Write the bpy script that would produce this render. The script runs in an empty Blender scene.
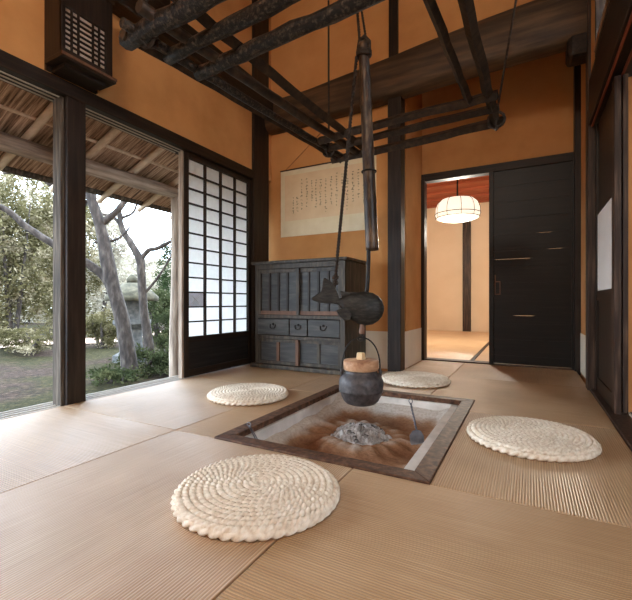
import bpy, bmesh, math, random
from mathutils import Vector, Matrix
random.seed(7)
C = bpy.context.scene.collection
PI = math.pi

# ------------------------------------------------------------------ materials
def new_mat(name):
    m = bpy.data.materials.new(name); m.use_nodes = True
    nt = m.node_tree; b = nt.nodes['Principled BSDF']
    return m, nt, b
def node(nt, t, **kw):
    n = nt.nodes.new(t)
    for k, v in kw.items():
        if k in n.inputs: n.inputs[k].default_value = v
        else: setattr(n, k, v)
    return n
def mapped(nt, scale=(1,1,1), src='Object'):
    tc = node(nt, 'ShaderNodeTexCoord'); mp = node(nt, 'ShaderNodeMapping')
    mp.inputs['Scale'].default_value = scale
    nt.links.new(tc.outputs[src], mp.inputs['Vector']); return mp.outputs['Vector']
def ramp(nt, fac, stops):
    r = node(nt, 'ShaderNodeValToRGB'); e = r.color_ramp.elements
    while len(e) < len(stops): e.new(0.5)
    for i, (p, c) in enumerate(stops):
        e[i].position = p; e[i].color = (c[0], c[1], c[2], 1)
    nt.links.new(fac, r.inputs['Fac']); return r.outputs['Color']
def s2l(r, g, b):
    f = lambda v: (v/255/12.92 if v/255 <= .04045 else ((v/255+.055)/1.055)**2.4)
    return (f(r), f(g), f(b))
def noise_mat(name, cols, scale=(1,1,1), nscale=5.0, detail=6, rough=.7, bump=.0, bdist=.01, spec=.3, src='Object', metallic=0, rrough=.55):
    m, nt, b = new_mat(name)
    v = mapped(nt, scale, src)
    n = node(nt, 'ShaderNodeTexNoise', Scale=nscale, Detail=detail, Roughness=rrough)
    nt.links.new(v, n.inputs['Vector'])
    k = len(cols)
    col = ramp(nt, n.outputs['Fac'], [(.3+.4*i/max(1,k-1), c) for i, c in enumerate(cols)])
    nt.links.new(col, b.inputs['Base Color'])
    b.inputs['Roughness'].default_value = rough
    b.inputs['Specular IOR Level'].default_value = spec
    b.inputs['Metallic'].default_value = metallic
    if bump:
        bp = node(nt, 'ShaderNodeBump', Strength=bump, Distance=bdist)
        nt.links.new(n.outputs['Fac'], bp.inputs['Height']); nt.links.new(bp.outputs['Normal'], b.inputs['Normal'])
    return m
M = {}
M['plaster'] = noise_mat('orange_plaster', [s2l(190,134,81), s2l(207,151,95), s2l(216,161,106)], nscale=2.2, detail=9, rough=.9, bump=.25, bdist=.004, spec=.1)
M['plaster_beige'] = noise_mat('beige_plaster', [s2l(228,206,176), s2l(236,216,188)], nscale=2, rough=.9, spec=.1)
M['paper_wainscot'] = noise_mat('wainscot_paper', [s2l(226,214,190), s2l(238,228,206)], nscale=3, rough=.85, spec=.1)
M['dark_x'] = noise_mat('dark_wood_x', [s2l(22,16,12), s2l(38,28,20), s2l(54,40,29)], scale=(1.5,22,22), nscale=2.2, rough=.48, bump=.3, bdist=.003)
M['dark_y'] = noise_mat('dark_wood_y', [s2l(22,16,12), s2l(38,28,20), s2l(54,40,29)], scale=(22,1.5,22), nscale=2.2, rough=.48, bump=.3, bdist=.003)
M['dark_z'] = noise_mat('dark_wood_z', [s2l(24,18,14), s2l(40,30,23), s2l(56,43,33)], scale=(22,22,1.5), nscale=2.2, rough=.48, bump=.3, bdist=.003)
M['brown_z'] = noise_mat('worn_brown_wood_z', [s2l(34,24,19), s2l(56,41,32), s2l(96,76,62)], scale=(30,30,1.6), nscale=2.4, rough=.5, bump=.3, bdist=.002)
M['beam'] = noise_mat('beam_wood', [s2l(50,37,26), s2l(76,58,41), s2l(104,80,56)], scale=(1.0,9,9), nscale=2.0, rough=.6, bump=.5, bdist=.01)
M['black_x'] = noise_mat('black_board_x', [s2l(12,11,9), s2l(20,18,15), s2l(30,26,21)], scale=(1.2,30,30), nscale=2, rough=.42, bump=.25, bdist=.002)
M['black_y'] = noise_mat('black_board_y', [s2l(20,19,19), s2l(32,30,29), s2l(46,42,40)], scale=(30,1.2,30), nscale=2, rough=.5, bump=.2, bdist=.002)
M['soot'] = noise_mat('sooty_pole', [s2l(10,8,7), s2l(28,23,19), s2l(104,90,76)], nscale=60, detail=8, rough=.42, bump=.8, bdist=.006, rrough=.7)
M['rack_brown'] = noise_mat('rack_brown', [s2l(24,18,13), s2l(48,36,26), s2l(72,56,41)], scale=(3,3,3), nscale=9, rough=.5, bump=.4, bdist=.003)
M['weathered'] = noise_mat('grey_brown_wood', [s2l(48,42,36), s2l(82,73,63), s2l(124,112,98)], scale=(24,24,1.6), nscale=2.2, rough=.8, bump=.5, bdist=.004)
M['log'] = noise_mat('bark_stripped_log', [s2l(112,96,84), s2l(164,146,130), s2l(200,182,164)], scale=(12,1.2,12), nscale=2.4, rough=.8, bump=.5, bdist=.004)
M['log_z'] = noise_mat('stripped_log_upright', [s2l(112,98,86), s2l(158,142,126), s2l(194,178,160)], scale=(14,14,1.2), nscale=2.4, rough=.8, bump=.5, bdist=.004)
M['groove'] = noise_mat('dark_sill_groove', [s2l(22,18,15), s2l(34,28,24)], nscale=8, rough=.95, spec=0)
M['rafter'] = noise_mat('rafter_wood', [s2l(196,170,142), s2l(226,202,174)], scale=(2,14,14), nscale=2.2, rough=.75)
M['rail'] = noise_mat('rail_wood_and_glare', [s2l(170,158,142), s2l(205,194,178)], scale=(20,1,20), nscale=2, rough=.5)  # paleness carries the bright reflection on the garden opening rails
M['cab'] = noise_mat('cabinet_wood', [s2l(40,34,27), s2l(64,56,46), s2l(98,88,73)], scale=(14,14,2.0), nscale=2.2, rough=.45, bump=.3, bdist=.003)
M['cab_panel'] = noise_mat('cabinet_panel', [s2l(40,39,38), s2l(58,57,55), s2l(84,81,76)], scale=(2.0,14,14), nscale=2.6, rough=.42, bump=.25, bdist=.002)
M['cab_red'] = noise_mat('cabinet_reddish_wood', [s2l(92,64,48), s2l(124,90,68)], scale=(14,14,2), nscale=2.2, rough=.5)
M['iron'] = noise_mat('cast_iron', [s2l(58,55,56), s2l(80,76,76), s2l(98,92,90)], nscale=40, rough=.5, bump=.25, bdist=.002, metallic=.35)
M['black_iron'] = noise_mat('wrought_iron', [s2l(24,22,20), s2l(44,40,36)], nscale=30, rough=.5, metallic=.4)
M['steel'] = noise_mat('dull_steel', [s2l(96,96,102), s2l(140,140,146)], nscale=20, rough=.35, metallic=.8)
M['bamboo'] = noise_mat('smoked_bamboo', [s2l(28,21,16), s2l(58,44,33), s2l(112,90,68)], scale=(9,9,2.2), nscale=4, rough=.4, bump=.2, bdist=.002)
M['lid'] = noise_mat('lid_wood', [s2l(140,96,70), s2l(178,134,100), s2l(204,166,130)], scale=(12,2,12), nscale=2.6, rough=.6)
M['knob'] = noise_mat('knob_wood', [s2l(206,176,130), s2l(226,200,158)], nscale=8, rough=.6)
M['fish'] = noise_mat('carved_fish_wood', [s2l(20,19,17), s2l(38,36,32), s2l(60,57,50)], scale=(10,10,30), nscale=3, rough=.5, bump=.6, bdist=.004)
M['rope'] = noise_mat('dark_rope', [s2l(30,24,20), s2l(66,54,44)], nscale=60, rough=.8)
M['scroll'] = noise_mat('calligraphy_paper', [s2l(226,200,160), s2l(238,216,178)], nscale=6, rough=.9, spec=.05)
M['scroll_edge'] = noise_mat('scroll_mount_silk', [s2l(230,216,180), s2l(240,228,196)], nscale=10, rough=.9, spec=.05)
M['ink'] = noise_mat('ink', [s2l(34,28,24), s2l(60,50,42)], nscale=20, rough=.8)
M['string'] = noise_mat('string', [s2l(150,104,66), s2l(170,122,80)], nscale=20, rough=.8)
M['white_lining'] = noise_mat('hearth_lining', [s2l(190,182,172), s2l(222,214,204)], nscale=9, rough=.8)
M['hearth_frame'] = noise_mat('hearth_frame_wood', [s2l(54,36,27), s2l(86,59,43), s2l(122,88,66)], scale=(3,3,3), nscale=12, rough=.55, bump=.15, bdist=.001, spec=.22)
M['ash_white'] = noise_mat('white_ash', [s2l(104,98,94), s2l(160,154,148), s2l(206,200,194)], nscale=26, detail=9, rough=.95, bump=.8, bdist=.01, spec=.05, rrough=.7)
M['char'] = noise_mat('charcoal', [s2l(40,38,37), s2l(96,92,88), s2l(170,164,158)], nscale=40, rough=.9, spec=.1)
M['straw'] = noise_mat('rice_straw', [s2l(206,186,160), s2l(228,214,192), s2l(240,231,214)], nscale=55, detail=5, rough=.75, spec=.25)
M['plastic_white'] = noise_mat('white_paper_panel', [s2l(224,218,208), s2l(234,228,220)], nscale=3, rough=.7)
M['reveal'] = noise_mat('lintel_reddish_wood', [s2l(130,66,44), s2l(160,88,62)], scale=(20,1,20), nscale=2, rough=.5)
M['red_ceiling'] = noise_mat('reddish_ceiling_board', [s2l(140,70,46), s2l(176,98,66)], scale=(1,18,18), nscale=2, rough=.6)
M['floorwood'] = noise_mat('floor_boards', [s2l(90,66,50), s2l(130,98,76)], scale=(14,1,14), nscale=2, rough=.4)
M['moss'] = None

# ash: grey-white along the back and left slopes, brown in the middle (the ash's own colours)
def ash_mat():
    m, nt, b = new_mat('hearth_ash')
    tc = node(nt, 'ShaderNodeTexCoord')
    sep = node(nt, 'ShaderNodeSeparateXYZ'); nt.links.new(tc.outputs['Object'], sep.inputs[0])
    n = node(nt, 'ShaderNodeTexNoise', Scale=7.0, Detail=8.0); nt.links.new(tc.outputs['Object'], n.inputs['Vector'])
    n2 = node(nt, 'ShaderNodeTexNoise', Scale=60.0, Detail=6.0); nt.links.new(tc.outputs['Object'], n2.inputs['Vector'])
    # factor: height of the surface decides (ash pushed up the slopes is pale)
    a = node(nt, 'ShaderNodeMath', operation='MULTIPLY_ADD'); a.inputs[1].default_value = 9.0; a.inputs[2].default_value = 1.28
    nt.links.new(sep.outputs['Z'], a.inputs[0])
    s = node(nt, 'ShaderNodeMath', operation='MULTIPLY_ADD'); s.inputs[1].default_value = .55
    nt.links.new(n.outputs['Fac'], s.inputs[0]); nt.links.new(a.outputs[0], s.inputs[2])
    col = ramp(nt, s.outputs[0], [(.25, s2l(124,84,58)), (.5, s2l(150,112,84)), (.75, s2l(196,184,170))])
    mx = node(nt, 'ShaderNodeMix', data_type='RGBA', blend_type='MULTIPLY'); mx.inputs['Factor'].default_value = .5
    nt.links.new(col, mx.inputs['A'])
    c2 = ramp(nt, n2.outputs['Fac'], [(.3, (.55,.52,.5)), (.6, (1,1,1))]); nt.links.new(c2, mx.inputs['B'])
    nt.links.new(mx.outputs['Result'], b.inputs['Base Color'])
    b.inputs['Roughness'].default_value = .95; b.inputs['Specular IOR Level'].default_value = .05
    bp = node(nt, 'ShaderNodeBump', Strength=.6, Distance=.008); nt.links.new(n2.outputs['Fac'], bp.inputs['Height']); nt.links.new(bp.outputs['Normal'], b.inputs['Normal'])
    return m
M['ash'] = ash_mat()

# tatami: woven rush ribs; the UV map carries the weaving direction of each mat
def tatami_mat(name, cols, rough=.34):
    m, nt, b = new_mat(name)
    uv = node(nt, 'ShaderNodeUVMap', uv_map='UVMap')
    w = node(nt, 'ShaderNodeTexWave', wave_type='BANDS', bands_direction='Y', Scale=38.0, Distortion=.1, Detail=1.0)
    w.inputs['Detail Scale'].default_value = 3
    nt.links.new(uv.outputs[0], w.inputs['Vector'])
    mp = node(nt, 'ShaderNodeMapping'); mp.inputs['Scale'].default_value = (3, 220, 1); nt.links.new(uv.outputs[0], mp.inputs['Vector'])
    n = node(nt, 'ShaderNodeTexNoise', Scale=1.0, Detail=3.0); nt.links.new(mp.outputs[0], n.inputs['Vector'])
    n2 = node(nt, 'ShaderNodeTexNoise', Scale=3.0, Detail=4.0); nt.links.new(uv.outputs[0], n2.inputs['Vector'])
    ad = node(nt, 'ShaderNodeMath', operation='MULTIPLY_ADD'); ad.inputs[1].default_value = .5
    nt.links.new(n.outputs['Fac'], ad.inputs[0])
    h = node(nt, 'ShaderNodeMath', operation='MULTIPLY'); h.inputs[1].default_value = .5; nt.links.new(n2.outputs['Fac'], h.inputs[0])
    nt.links.new(h.outputs[0], ad.inputs[2])
    col = ramp(nt, ad.outputs[0], [(.3, cols[0]), (.5, cols[1]), (.7, cols[2])])
    mx = node(nt, 'ShaderNodeMix', data_type='RGBA', blend_type='MULTIPLY'); mx.inputs['Factor'].default_value = .55
    nt.links.new(col, mx.inputs['A'])
    c2 = ramp(nt, w.outputs['Fac'], [(.0, (.45,.4,.35)), (.35, (1,1,1))]); nt.links.new(c2, mx.inputs['B'])
    nt.links.new(mx.outputs['Result'], b.inputs['Base Color'])
    b.inputs['Roughness'].default_value = rough
    b.inputs['Specular IOR Level'].default_value = .7
    b.inputs['Anisotropic'].default_value = .85
    tg = node(nt, 'ShaderNodeTangent', direction_type='UV_MAP', uv_map='UVMap'); nt.links.new(tg.outputs[0], b.inputs['Tangent'])
    bp = node(nt, 'ShaderNodeBump', Strength=.55, Distance=.0024); nt.links.new(w.outputs['Fac'], bp.inputs['Height']); nt.links.new(bp.outputs['Normal'], b.inputs['Normal'])
    return m
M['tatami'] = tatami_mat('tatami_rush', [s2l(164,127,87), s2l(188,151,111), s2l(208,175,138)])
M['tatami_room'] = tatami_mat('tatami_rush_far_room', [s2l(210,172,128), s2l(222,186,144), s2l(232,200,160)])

def paper_mat(name, col, tr=.5):
    m = bpy.data.materials.new(name); m.use_nodes = True; nt = m.node_tree; nt.nodes.clear()
    out = node(nt, 'ShaderNodeOutputMaterial'); d = node(nt, 'ShaderNodeBsdfDiffuse'); t = node(nt, 'ShaderNodeBsdfTranslucent'); mx = node(nt, 'ShaderNodeMixShader')
    v = mapped(nt); n = node(nt, 'ShaderNodeTexNoise', Scale=30.0, Detail=6.0); nt.links.new(v, n.inputs['Vector'])
    c = ramp(nt, n.outputs['Fac'], [(.3, tuple(x*.93 for x in col)), (.7, col)])
    nt.links.new(c, d.inputs['Color']); nt.links.new(c, t.inputs['Color'])
    mx.inputs[0].default_value = tr
    nt.links.new(d.outputs[0], mx.inputs[1]); nt.links.new(t.outputs[0], mx.inputs[2]); nt.links.new(mx.outputs[0], out.inputs['Surface'])
    return m
M['shoji'] = paper_mat('shoji_paper', (.92,.91,.88), .62)
M['shoji_patch'] = paper_mat('shoji_patch_paper', (.68,.67,.69), .62)
M['lantern_paper'] = paper_mat('aged_lantern_paper', s2l(232,218,204), .4)
def leaf_mat(name, cols, tr=.35):
    m = bpy.data.materials.new(name); m.use_nodes = True; nt = m.node_tree; nt.nodes.clear()
    out = node(nt, 'ShaderNodeOutputMaterial'); d = node(nt, 'ShaderNodeBsdfDiffuse'); t = node(nt, 'ShaderNodeBsdfTranslucent'); mx = node(nt, 'ShaderNodeMixShader')
    v = mapped(nt); n = node(nt, 'ShaderNodeTexNoise', Scale=2.4, Detail=8.0, Roughness=.7); nt.links.new(v, n.inputs['Vector'])
    c = ramp(nt, n.outputs['Fac'], [(.3+.4*i/(len(cols)-1), q) for i, q in enumerate(cols)])
    nt.links.new(c, d.inputs['Color']); nt.links.new(c, t.inputs['Color']); mx.inputs[0].default_value = tr
    nt.links.new(d.outputs[0], mx.inputs[1]); nt.links.new(t.outputs[0], mx.inputs[2]); nt.links.new(mx.outputs[0], out.inputs['Surface'])
    return m
M['leaf_olive'] = leaf_mat('olive_leaves', [s2l(40,40,24), s2l(94,88,60), s2l(190,176,150)])  # palest stop paints highlights into the leaves
M['leaf_pale'] = leaf_mat('overexposed_pale_leaves', [s2l(104,98,82), s2l(162,154,136), s2l(210,203,188)])  # overexposed background brightness mixed into the leaf colour
M['leaf_dark'] = leaf_mat('dark_evergreen_leaves', [s2l(30,42,28), s2l(54,66,42), s2l(90,98,66)])
M['leaf_shrub'] = leaf_mat('low_shrub_leaves', [s2l(34,40,26), s2l(58,64,42), s2l(96,96,66)])
M['bark'] = noise_mat('lichen_bark', [s2l(34,29,26), s2l(56,49,44), s2l(86,78,71)], scale=(6,6,2), nscale=3, detail=9, rough=.9, bump=1.0, bdist=.02)
M['stone'] = noise_mat('lantern_stone', [s2l(60,62,62), s2l(84,84,82), s2l(106,104,100)], nscale=12, detail=9, rough=.9, bump=.6, bdist=.01)
M['stone_moss'] = noise_mat('mossy_stone', [s2l(52,50,40), s2l(74,70,56), s2l(96,90,74)], nscale=9, detail=9, rough=.95, bump=.7, bdist=.015)

def ground_mat():
    m, nt, b = new_mat('moss_and_leaf_litter')
    v = mapped(nt); n = node(nt, 'ShaderNodeTexNoise', Scale=.9, Detail=5.0); nt.links.new(v, n.inputs['Vector'])
    n2 = node(nt, 'ShaderNodeTexNoise', Scale=14.0, Detail=9.0, Roughness=.75); nt.links.new(v, n2.inputs['Vector'])
    moss = ramp(nt, n2.outputs['Fac'], [(.35, s2l(24,24,13)), (.55, s2l(50,47,27)), (.72, s2l(88,78,50))])
    lit = ramp(nt, n2.outputs['Fac'], [(.35, s2l(24,19,16)), (.55, s2l(56,44,36)), (.72, s2l(110,92,78))])
    f = ramp(nt, n.outputs['Fac'], [(.47, (0,0,0)), (.6, (1,1,1))])
    mx = node(nt, 'ShaderNodeMix', data_type='RGBA'); nt.links.new(f, mx.inputs['Factor']); nt.links.new(moss, mx.inputs['A']); nt.links.new(lit, mx.inputs['B'])
    nt.links.new(mx.outputs['Result'], b.inputs['Base Color']); b.inputs['Roughness'].default_value = .95; b.inputs['Specular IOR Level'].default_value = .1
    bp = node(nt, 'ShaderNodeBump', Strength=1.0, Distance=.03); nt.links.new(n2.outputs['Fac'], bp.inputs['Height']); nt.links.new(bp.outputs['Normal'], b.inputs['Normal'])
    return m
M['ground'] = ground_mat()
M['sun_strip'] = noise_mat('sunlit_strip_paint', [s2l(186,156,136), s2l(212,186,166)], nscale=9, detail=9, rough=.95)  # sunlight on the far ground put into a colour
def thatch_mat():
    m, nt, b = new_mat('thatch_reed')
    v = mapped(nt, (1, 1, 1)); mp = node(nt, 'ShaderNodeMapping'); mp.inputs['Scale'].default_value = (2.5, 55, 2.5); nt.links.new(v, mp.inputs['Vector'])
    n = node(nt, 'ShaderNodeTexNoise', Scale=1.0, Detail=5.0, Roughness=.7); nt.links.new(mp.outputs[0], n.inputs['Vector'])
    c = ramp(nt, n.outputs['Fac'], [(.36, s2l(84,60,44)), (.5, s2l(168,132,104)), (.64, s2l(222,190,160))])
    nt.links.new(c, b.inputs['Base Color']); b.inputs['Roughness'].default_value = .9
    bp = node(nt, 'ShaderNodeBump', Strength=1.0, Distance=.02); nt.links.new(n.outputs['Fac'], bp.inputs['Height']); nt.links.new(bp.outputs['Normal'], b.inputs['Normal'])
    return m
M['thatch'] = thatch_mat()
def lamp_mat():
    m, nt, b = new_mat('glowing_lamp_paper')
    b.inputs['Base Color'].default_value = (.9,.86,.76,1); b.inputs['Emission Color'].default_value = (1,.93,.78,1); b.inputs['Emission Strength'].default_value = .62
    return m
M['lamp'] = lamp_mat()

# ------------------------------------------------------------------ mesh helpers (world coordinates)
def box(bm, x0, x1, y0, y1, z0, z1):
    vs = [bm.verts.new((x, y, z)) for z in (z0, z1) for y in (y0, y1) for x in (x0, x1)]
    for f in ((0,2,3,1),(4,5,7,6),(0,1,5,4),(2,6,7,3),(0,4,6,2),(1,3,7,5)): bm.faces.new([vs[i] for i in f])
def bar(bm, a, b, w, h, up=(0,0,1)):
    a, b = Vector(a), Vector(b); d = (b-a).normalized(); s = d.cross(Vector(up)).normalized(); u = s.cross(d).normalized()
    vs = [bm.verts.new(p + s*sx*w/2 + u*sz*h/2) for p in (a, b) for sz in (-1,1) for sx in (-1,1)]
    for f in ((0,2,3,1),(4,5,7,6),(0,1,5,4),(2,6,7,3),(0,4,6,2),(1,3,7,5)): bm.faces.new([vs[i] for i in f])
def tube(bm, pts, rad, seg=10, cap=True, jitter=0):
    pts = [Vector(p) for p in pts]; n = len(pts)
    if not hasattr(rad, '__len__'): rad = [rad]*n
    rings = []; prev = None
    for i, p in enumerate(pts):
        t = (pts[min(i+1,n-1)] - pts[max(i-1,0)]).normalized()
        if prev is None:
            s = t.cross(Vector((0,0,1)) if abs(t.z) < .9 else Vector((1,0,0))).normalized()
        else: s = (prev - t*prev.dot(t)).normalized()
        prev = s; u = t.cross(s)
        rings.append([bm.verts.new(p + (s*math.cos(2*PI*k/seg) + u*math.sin(2*PI*k/seg))*rad[i]*(1+random.uniform(-jitter,jitter))) for k in range(seg)])
    for i in range(n-1):
        for k in range(seg):
            f = bm.faces.new((rings[i][k], rings[i][(k+1)%seg], rings[i+1][(k+1)%seg], rings[i+1][k])); f.smooth = True
    if cap: bm.faces.new(rings[0][::-1]); bm.faces.new(rings[-1])
def lathe(bm, c, prof, seg=40, smooth=True):
    c = Vector(c); rings = []
    for r, z in prof:
        if r < 1e-5: rings.append([bm.verts.new(c + Vector((0,0,z)))])
        else: rings.append([bm.verts.new(c + Vector((r*math.cos(2*PI*k/seg), r*math.sin(2*PI*k/seg), z))) for k in range(seg)])
    for a, b in zip(rings, rings[1:]):
        for k in range(seg):
            q = [a[k % len(a)], a[(k+1) % len(a)], b[(k+1) % len(b)], b[k % len(b)]]
            u = []
            for v in q:
                if v not in u: u.append(v)
            if len(u) > 2:
                f = bm.faces.new(u); f.smooth = smooth
def smooth_path(pts, k=6):
    pts = [Vector(p) for p in pts]; out = []
    for i in range(len(pts)-1):
        p0, p1, p2, p3 = pts[max(i-1,0)], pts[i], pts[i+1], pts[min(i+2,len(pts)-1)]
        for j in range(k):
            t = j/k
            out.append(.5*((2*p1) + (p2-p0)*t + (2*p0-5*p1+4*p2-p3)*t*t + (3*p1-p0-3*p2+p3)*t**3))
    out.append(pts[-1]); return out
def lerp_list(vals, k):
    out = []
    for a, b in zip(vals, vals[1:]):
        out += [a + (b-a)*j/k for j in range(k)]
    return out + [vals[-1]]
def base_of(o):
    v = Vector((0,0,0))
    while o is not None: v += o.location; o = o.parent
    return v
def obj(name, bm, m, parent=None, base=None, bevel=0, label=None):
    org = base_of(parent) if parent is not None else Vector(base or (0,0,0))
    bmesh.ops.translate(bm, verts=bm.verts, vec=-org)
    bmesh.ops.recalc_face_normals(bm, faces=bm.faces)
    me = bpy.data.meshes.new(name); bm.to_mesh(me); bm.free()
    me.materials.append(M[m] if isinstance(m, str) else m)
    o = bpy.data.objects.new(name, me); C.objects.link(o)
    if parent is not None: o.parent = parent
    else: o.location = org
    if bevel:
        md = o.modifiers.new('bevel', 'BEVEL'); md.width = bevel; md.segments = 2; md.limit_method = 'ANGLE'
    if label: o['label'] = label
    return o
def B(*boxes):
    bm = bmesh.new()
    for b in boxes: box(bm, *b)
    return bm
def thing(name, label, cat, loc=(0,0,0), group=None, kind=None):
    o = bpy.data.objects.new(name, None); C.objects.link(o); o.location = loc; o.empty_display_size = .05
    return tag(o, label, cat, group, kind)
def tag(o, label, cat, group=None, kind=None):
    o['label'] = label; o['category'] = cat
    if group: o['group'] = group
    if kind: o['kind'] = kind
    return o
def struct(name, bm, m, label, cat, base=None, bevel=0):
    return tag(obj(name, bm, m, None, base, bevel), label, cat, None, 'structure')

# ------------------------------------------------------------------ room shell
H = 3.7
XL, XR, YB, YD = -2.385, .367, 3.45, 4.17
# sub-floor with the hearth pit left open
struct('floor', B((-2.6,-1.24,-1.9,4.4,-.16,-.052), (-.27,.6,-1.9,4.4,-.16,-.052), (-1.24,-.27,-1.9,1.31,-.16,-.052), (-1.24,-.27,2.6,4.4,-.16,-.052)), 'floorwood',
       'board floor under the tatami mats of the hearth room', 'floor')
struct('ceiling', B((-2.6,.7,-1.9,4.4,H,H+.08)), 'dark_x', 'dark unseen board ceiling added to keep the hearth room dim', 'ceiling')  # unseen, added to shut out light from above
struct('wall_left', B((-2.5,XL,-.9,3.45,1.87,H), (-2.5,XL,-1.9,-.9,-.05,H)), 'plaster', 'orange plaster wall above the garden openings', 'wall')
struct('wall_back', B((-2.5,-1.0,YB,YB+.1,-.05,2.55), (-2.5,XR+.1,YB,YB+.1,2.55,H)), 'plaster', 'orange plaster back wall behind the cabinet and calligraphy sheet', 'wall')
struct('wall_alcove_left', B((-1.08,-.98,YB+.1,YD,-.05,H)), 'plaster', 'orange plaster side wall between pillar and doorway', 'wall')
struct('wall_alcove_back', B((-1.08,XR+.13,YD+.02,YD+.1,1.93,H)), 'plaster', 'orange plaster wall above the doorway and black door', 'wall')
struct('wall_right', B((XR+.03,XR+.13,3.33,YD+.1,-.05,H), (XR+.006,XR+.1,3.03,3.34,2.10,H), (XR+.006,XR+.1,-1.9,3.03,2.75,H), (XR+.006,XR+.1,-1.9,.9,2.1,2.75), (XR+.006,XR+.1,.9,3.03,2.10,2.14)), 'plaster',
       'orange plaster right wall beside the sliding doors', 'wall') 
struct('wall_rear', B((-2.6,.6,-1.98,-1.9,-.05,H)), 'plaster', 'plaster wall behind the viewer', 'wall')
# pale paper wainscots at the foot of the walls
bm = B((-1.35,-1.11,YB-.004,YB,0,.335)); struct('baseboard_back', bm, 'paper_wainscot', 'strip of paper wainscot right of the cabinet', 'wainscot')
bm = B((-.98,-.976,3.47,YD,0,.335)); struct('baseboard_alcove', bm, 'paper_wainscot', 'white paper wainscot on the side wall left of the doorway', 'wainscot')
bm = B((XR+.026,XR+.03,3.37,YD,0,.335)); struct('baseboard_right', bm, 'paper_wainscot', 'pale paper wainscot right of the black door', 'wainscot')

# posts and beams (timber frame)
struct('corner_post', B((-2.46,-2.36,3.115,3.37,-.03,H)), 'dark_z', 'dark corner post left of the cabinet', 'post', (-2.41,3.24,-.03), .006)
o = tag(bpy.data.objects.new('opening_post', None), 'dark square post standing between the two garden openings', 'post', None, 'structure'); C.objects.link(o); o.location = (-2.44,1.4,-.03)
obj('post_shaft', B((-2.49,-2.37,1.345,1.46,-.03,1.88)), 'dark_z', o, bevel=.006)
obj('edge_board', B((-2.478,-2.396,1.325,1.345,-.03,1.80)), 'weathered', o, bevel=.004, label='paler side board of the post')  # separate paler grey-brown board on the near side
struct('upper_post', B((XL-.02,XL+.03,1.95,2.09,2.6,H)), 'dark_z', 'dark upright on the left wall above the beam', 'post', (XL,2.02,2.6))
# wall beam on the left, log beam across the back
struct('wall_beam', B((XL-.05,XL+.13,-1.9,3.4,2.48,2.70)), 'dark_y', 'dark beam running along the left wall behind the rack', 'beam', (XL,1,2.5), .015)
bm = bmesh.new()
pts = smooth_path([(-2.42,3.40,2.50),(-1.9,3.395,2.505),(-1.2,3.39,2.545),(-.5,3.385,2.60),(.1,3.385,2.635),(.42,3.385,2.64)], 6)
rad = lerp_list([.15,.155,.175,.19,.2,.2], 6)
rings = []
for p, r in zip(pts, rad):
    ring = []
    for k in range(20):
        a = 2*PI*k/20; ca, sa = math.cos(a), math.sin(a)
        e = 2/3.4
        ring.append(bm.verts.new((p.x, p.y + .11*math.copysign(abs(ca)**e, ca), p.z + r*math.copysign(abs(sa)**e, sa)+random.uniform(-.002,.002))))
    rings.append(ring)
for a, b in zip(rings, rings[1:]):
    for k in range(20):
        f = bm.faces.new((a[k], a[(k+1)%20], b[(k+1)%20], b[k])); f.smooth = True
bm.faces.new(rings[0]); bm.faces.new(rings[-1])
struct('log_beam', bm, 'beam', 'thick dark hewn beam crossing above the cabinet and alcove', 'beam', (-1,3.4,2.4))
struct('alcove_pillar', B((-1.092,-.972,3.36,3.49,-.03,2.45)), 'dark_z', 'dark pillar under the log beam left of the alcove', 'pillar', (-1.03,3.42,-.03), .006)
struct('strut_post', B((-1.10,-1.02,3.42,3.47,2.6,H)), 'dark_z', 'dark upright on the back wall above the log beam', 'post', (-1.06,3.44,2.6))
bm = B((.24,.40,3.30,3.48,2.33,2.50)); struct('beam_bracket', bm, 'dark_y', 'dark block under the right end of the log beam', 'bracket', (.32,3.4,2.33), .03)

# doorway frame
struct('door_lintel', B((-1.0,XR+.03,YD-.04,YD+.06,1.845,1.92)), 'dark_x', 'dark lintel over the doorway and black door', 'lintel', (-.3,YD,1.845), .003)
struct('door_jamb', B((-.98,-.945,YD-.05,YD+.06,-.03,1.86)), 'dark_z', 'narrow dark jamb at the left of the doorway', 'jamb', (-.96,YD,0))
struct('corner_jamb', B((.352,.398,YD-.09,YD+.02,-.03,H)), 'dark_z', 'dark corner upright right of the black door', 'jamb', (.37,YD-.05,0))
struct('door_sill', B((-1.0,XR,YD-.02,YD+.1,-.05,.012)), 'brown_z', 'wooden threshold of the doorway to the far room', 'sill', (-.3,YD,0))

# black boarded sliding door
d = thing('door_1', 'black sliding door of horizontal boards half closing the doorway', 'door', (0,YD-.03,0), kind='structure')
x0, x1 = -.335, .352; nb = 24; z0d, z1d = .02, 1.845; hb = (z1d-z0d)/nb
gaps = {12: (-.27,.0), 13: (.17,.25), 15: (.09,.17), 5: (-.10,.02)}
for i in range(nb):
    bm = bmesh.new(); za, zb = z0d+i*hb, z0d+(i+1)*hb
    ya, yb = YD-.03+(.004 if i%2 else 0), YD-.006
    prof = [(x0+.03,za),(x1,za),(x1,zb)]
    if i in gaps:
        g0, g1 = gaps[i]; prof += [(g1+.04,zb),(g1,zb-.0045),(g0,zb-.004),(g0-.04,zb)]
    prof += [(x0+.03,zb)]
    fa = [bm.verts.new((x,ya,z)) for x,z in prof]; fb = [bm.verts.new((x,yb,z)) for x,z in prof]
    bm.faces.new(fa); bm.faces.new(fb[::-1])
    for k in range(len(prof)):
        q = (k+1)%len(prof); bm.faces.new((fa[k],fb[k],fb[q],fa[q]))
    obj('board', bm, 'black_x', d)
obj('stile', B((x0,x0+.04,YD-.04,YD,.012,1.85)), 'black_x', d, bevel=.003)
obj('stile', B((x1-.02,x1,YD-.036,YD,.012,1.85)), 'black_x', d)
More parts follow.
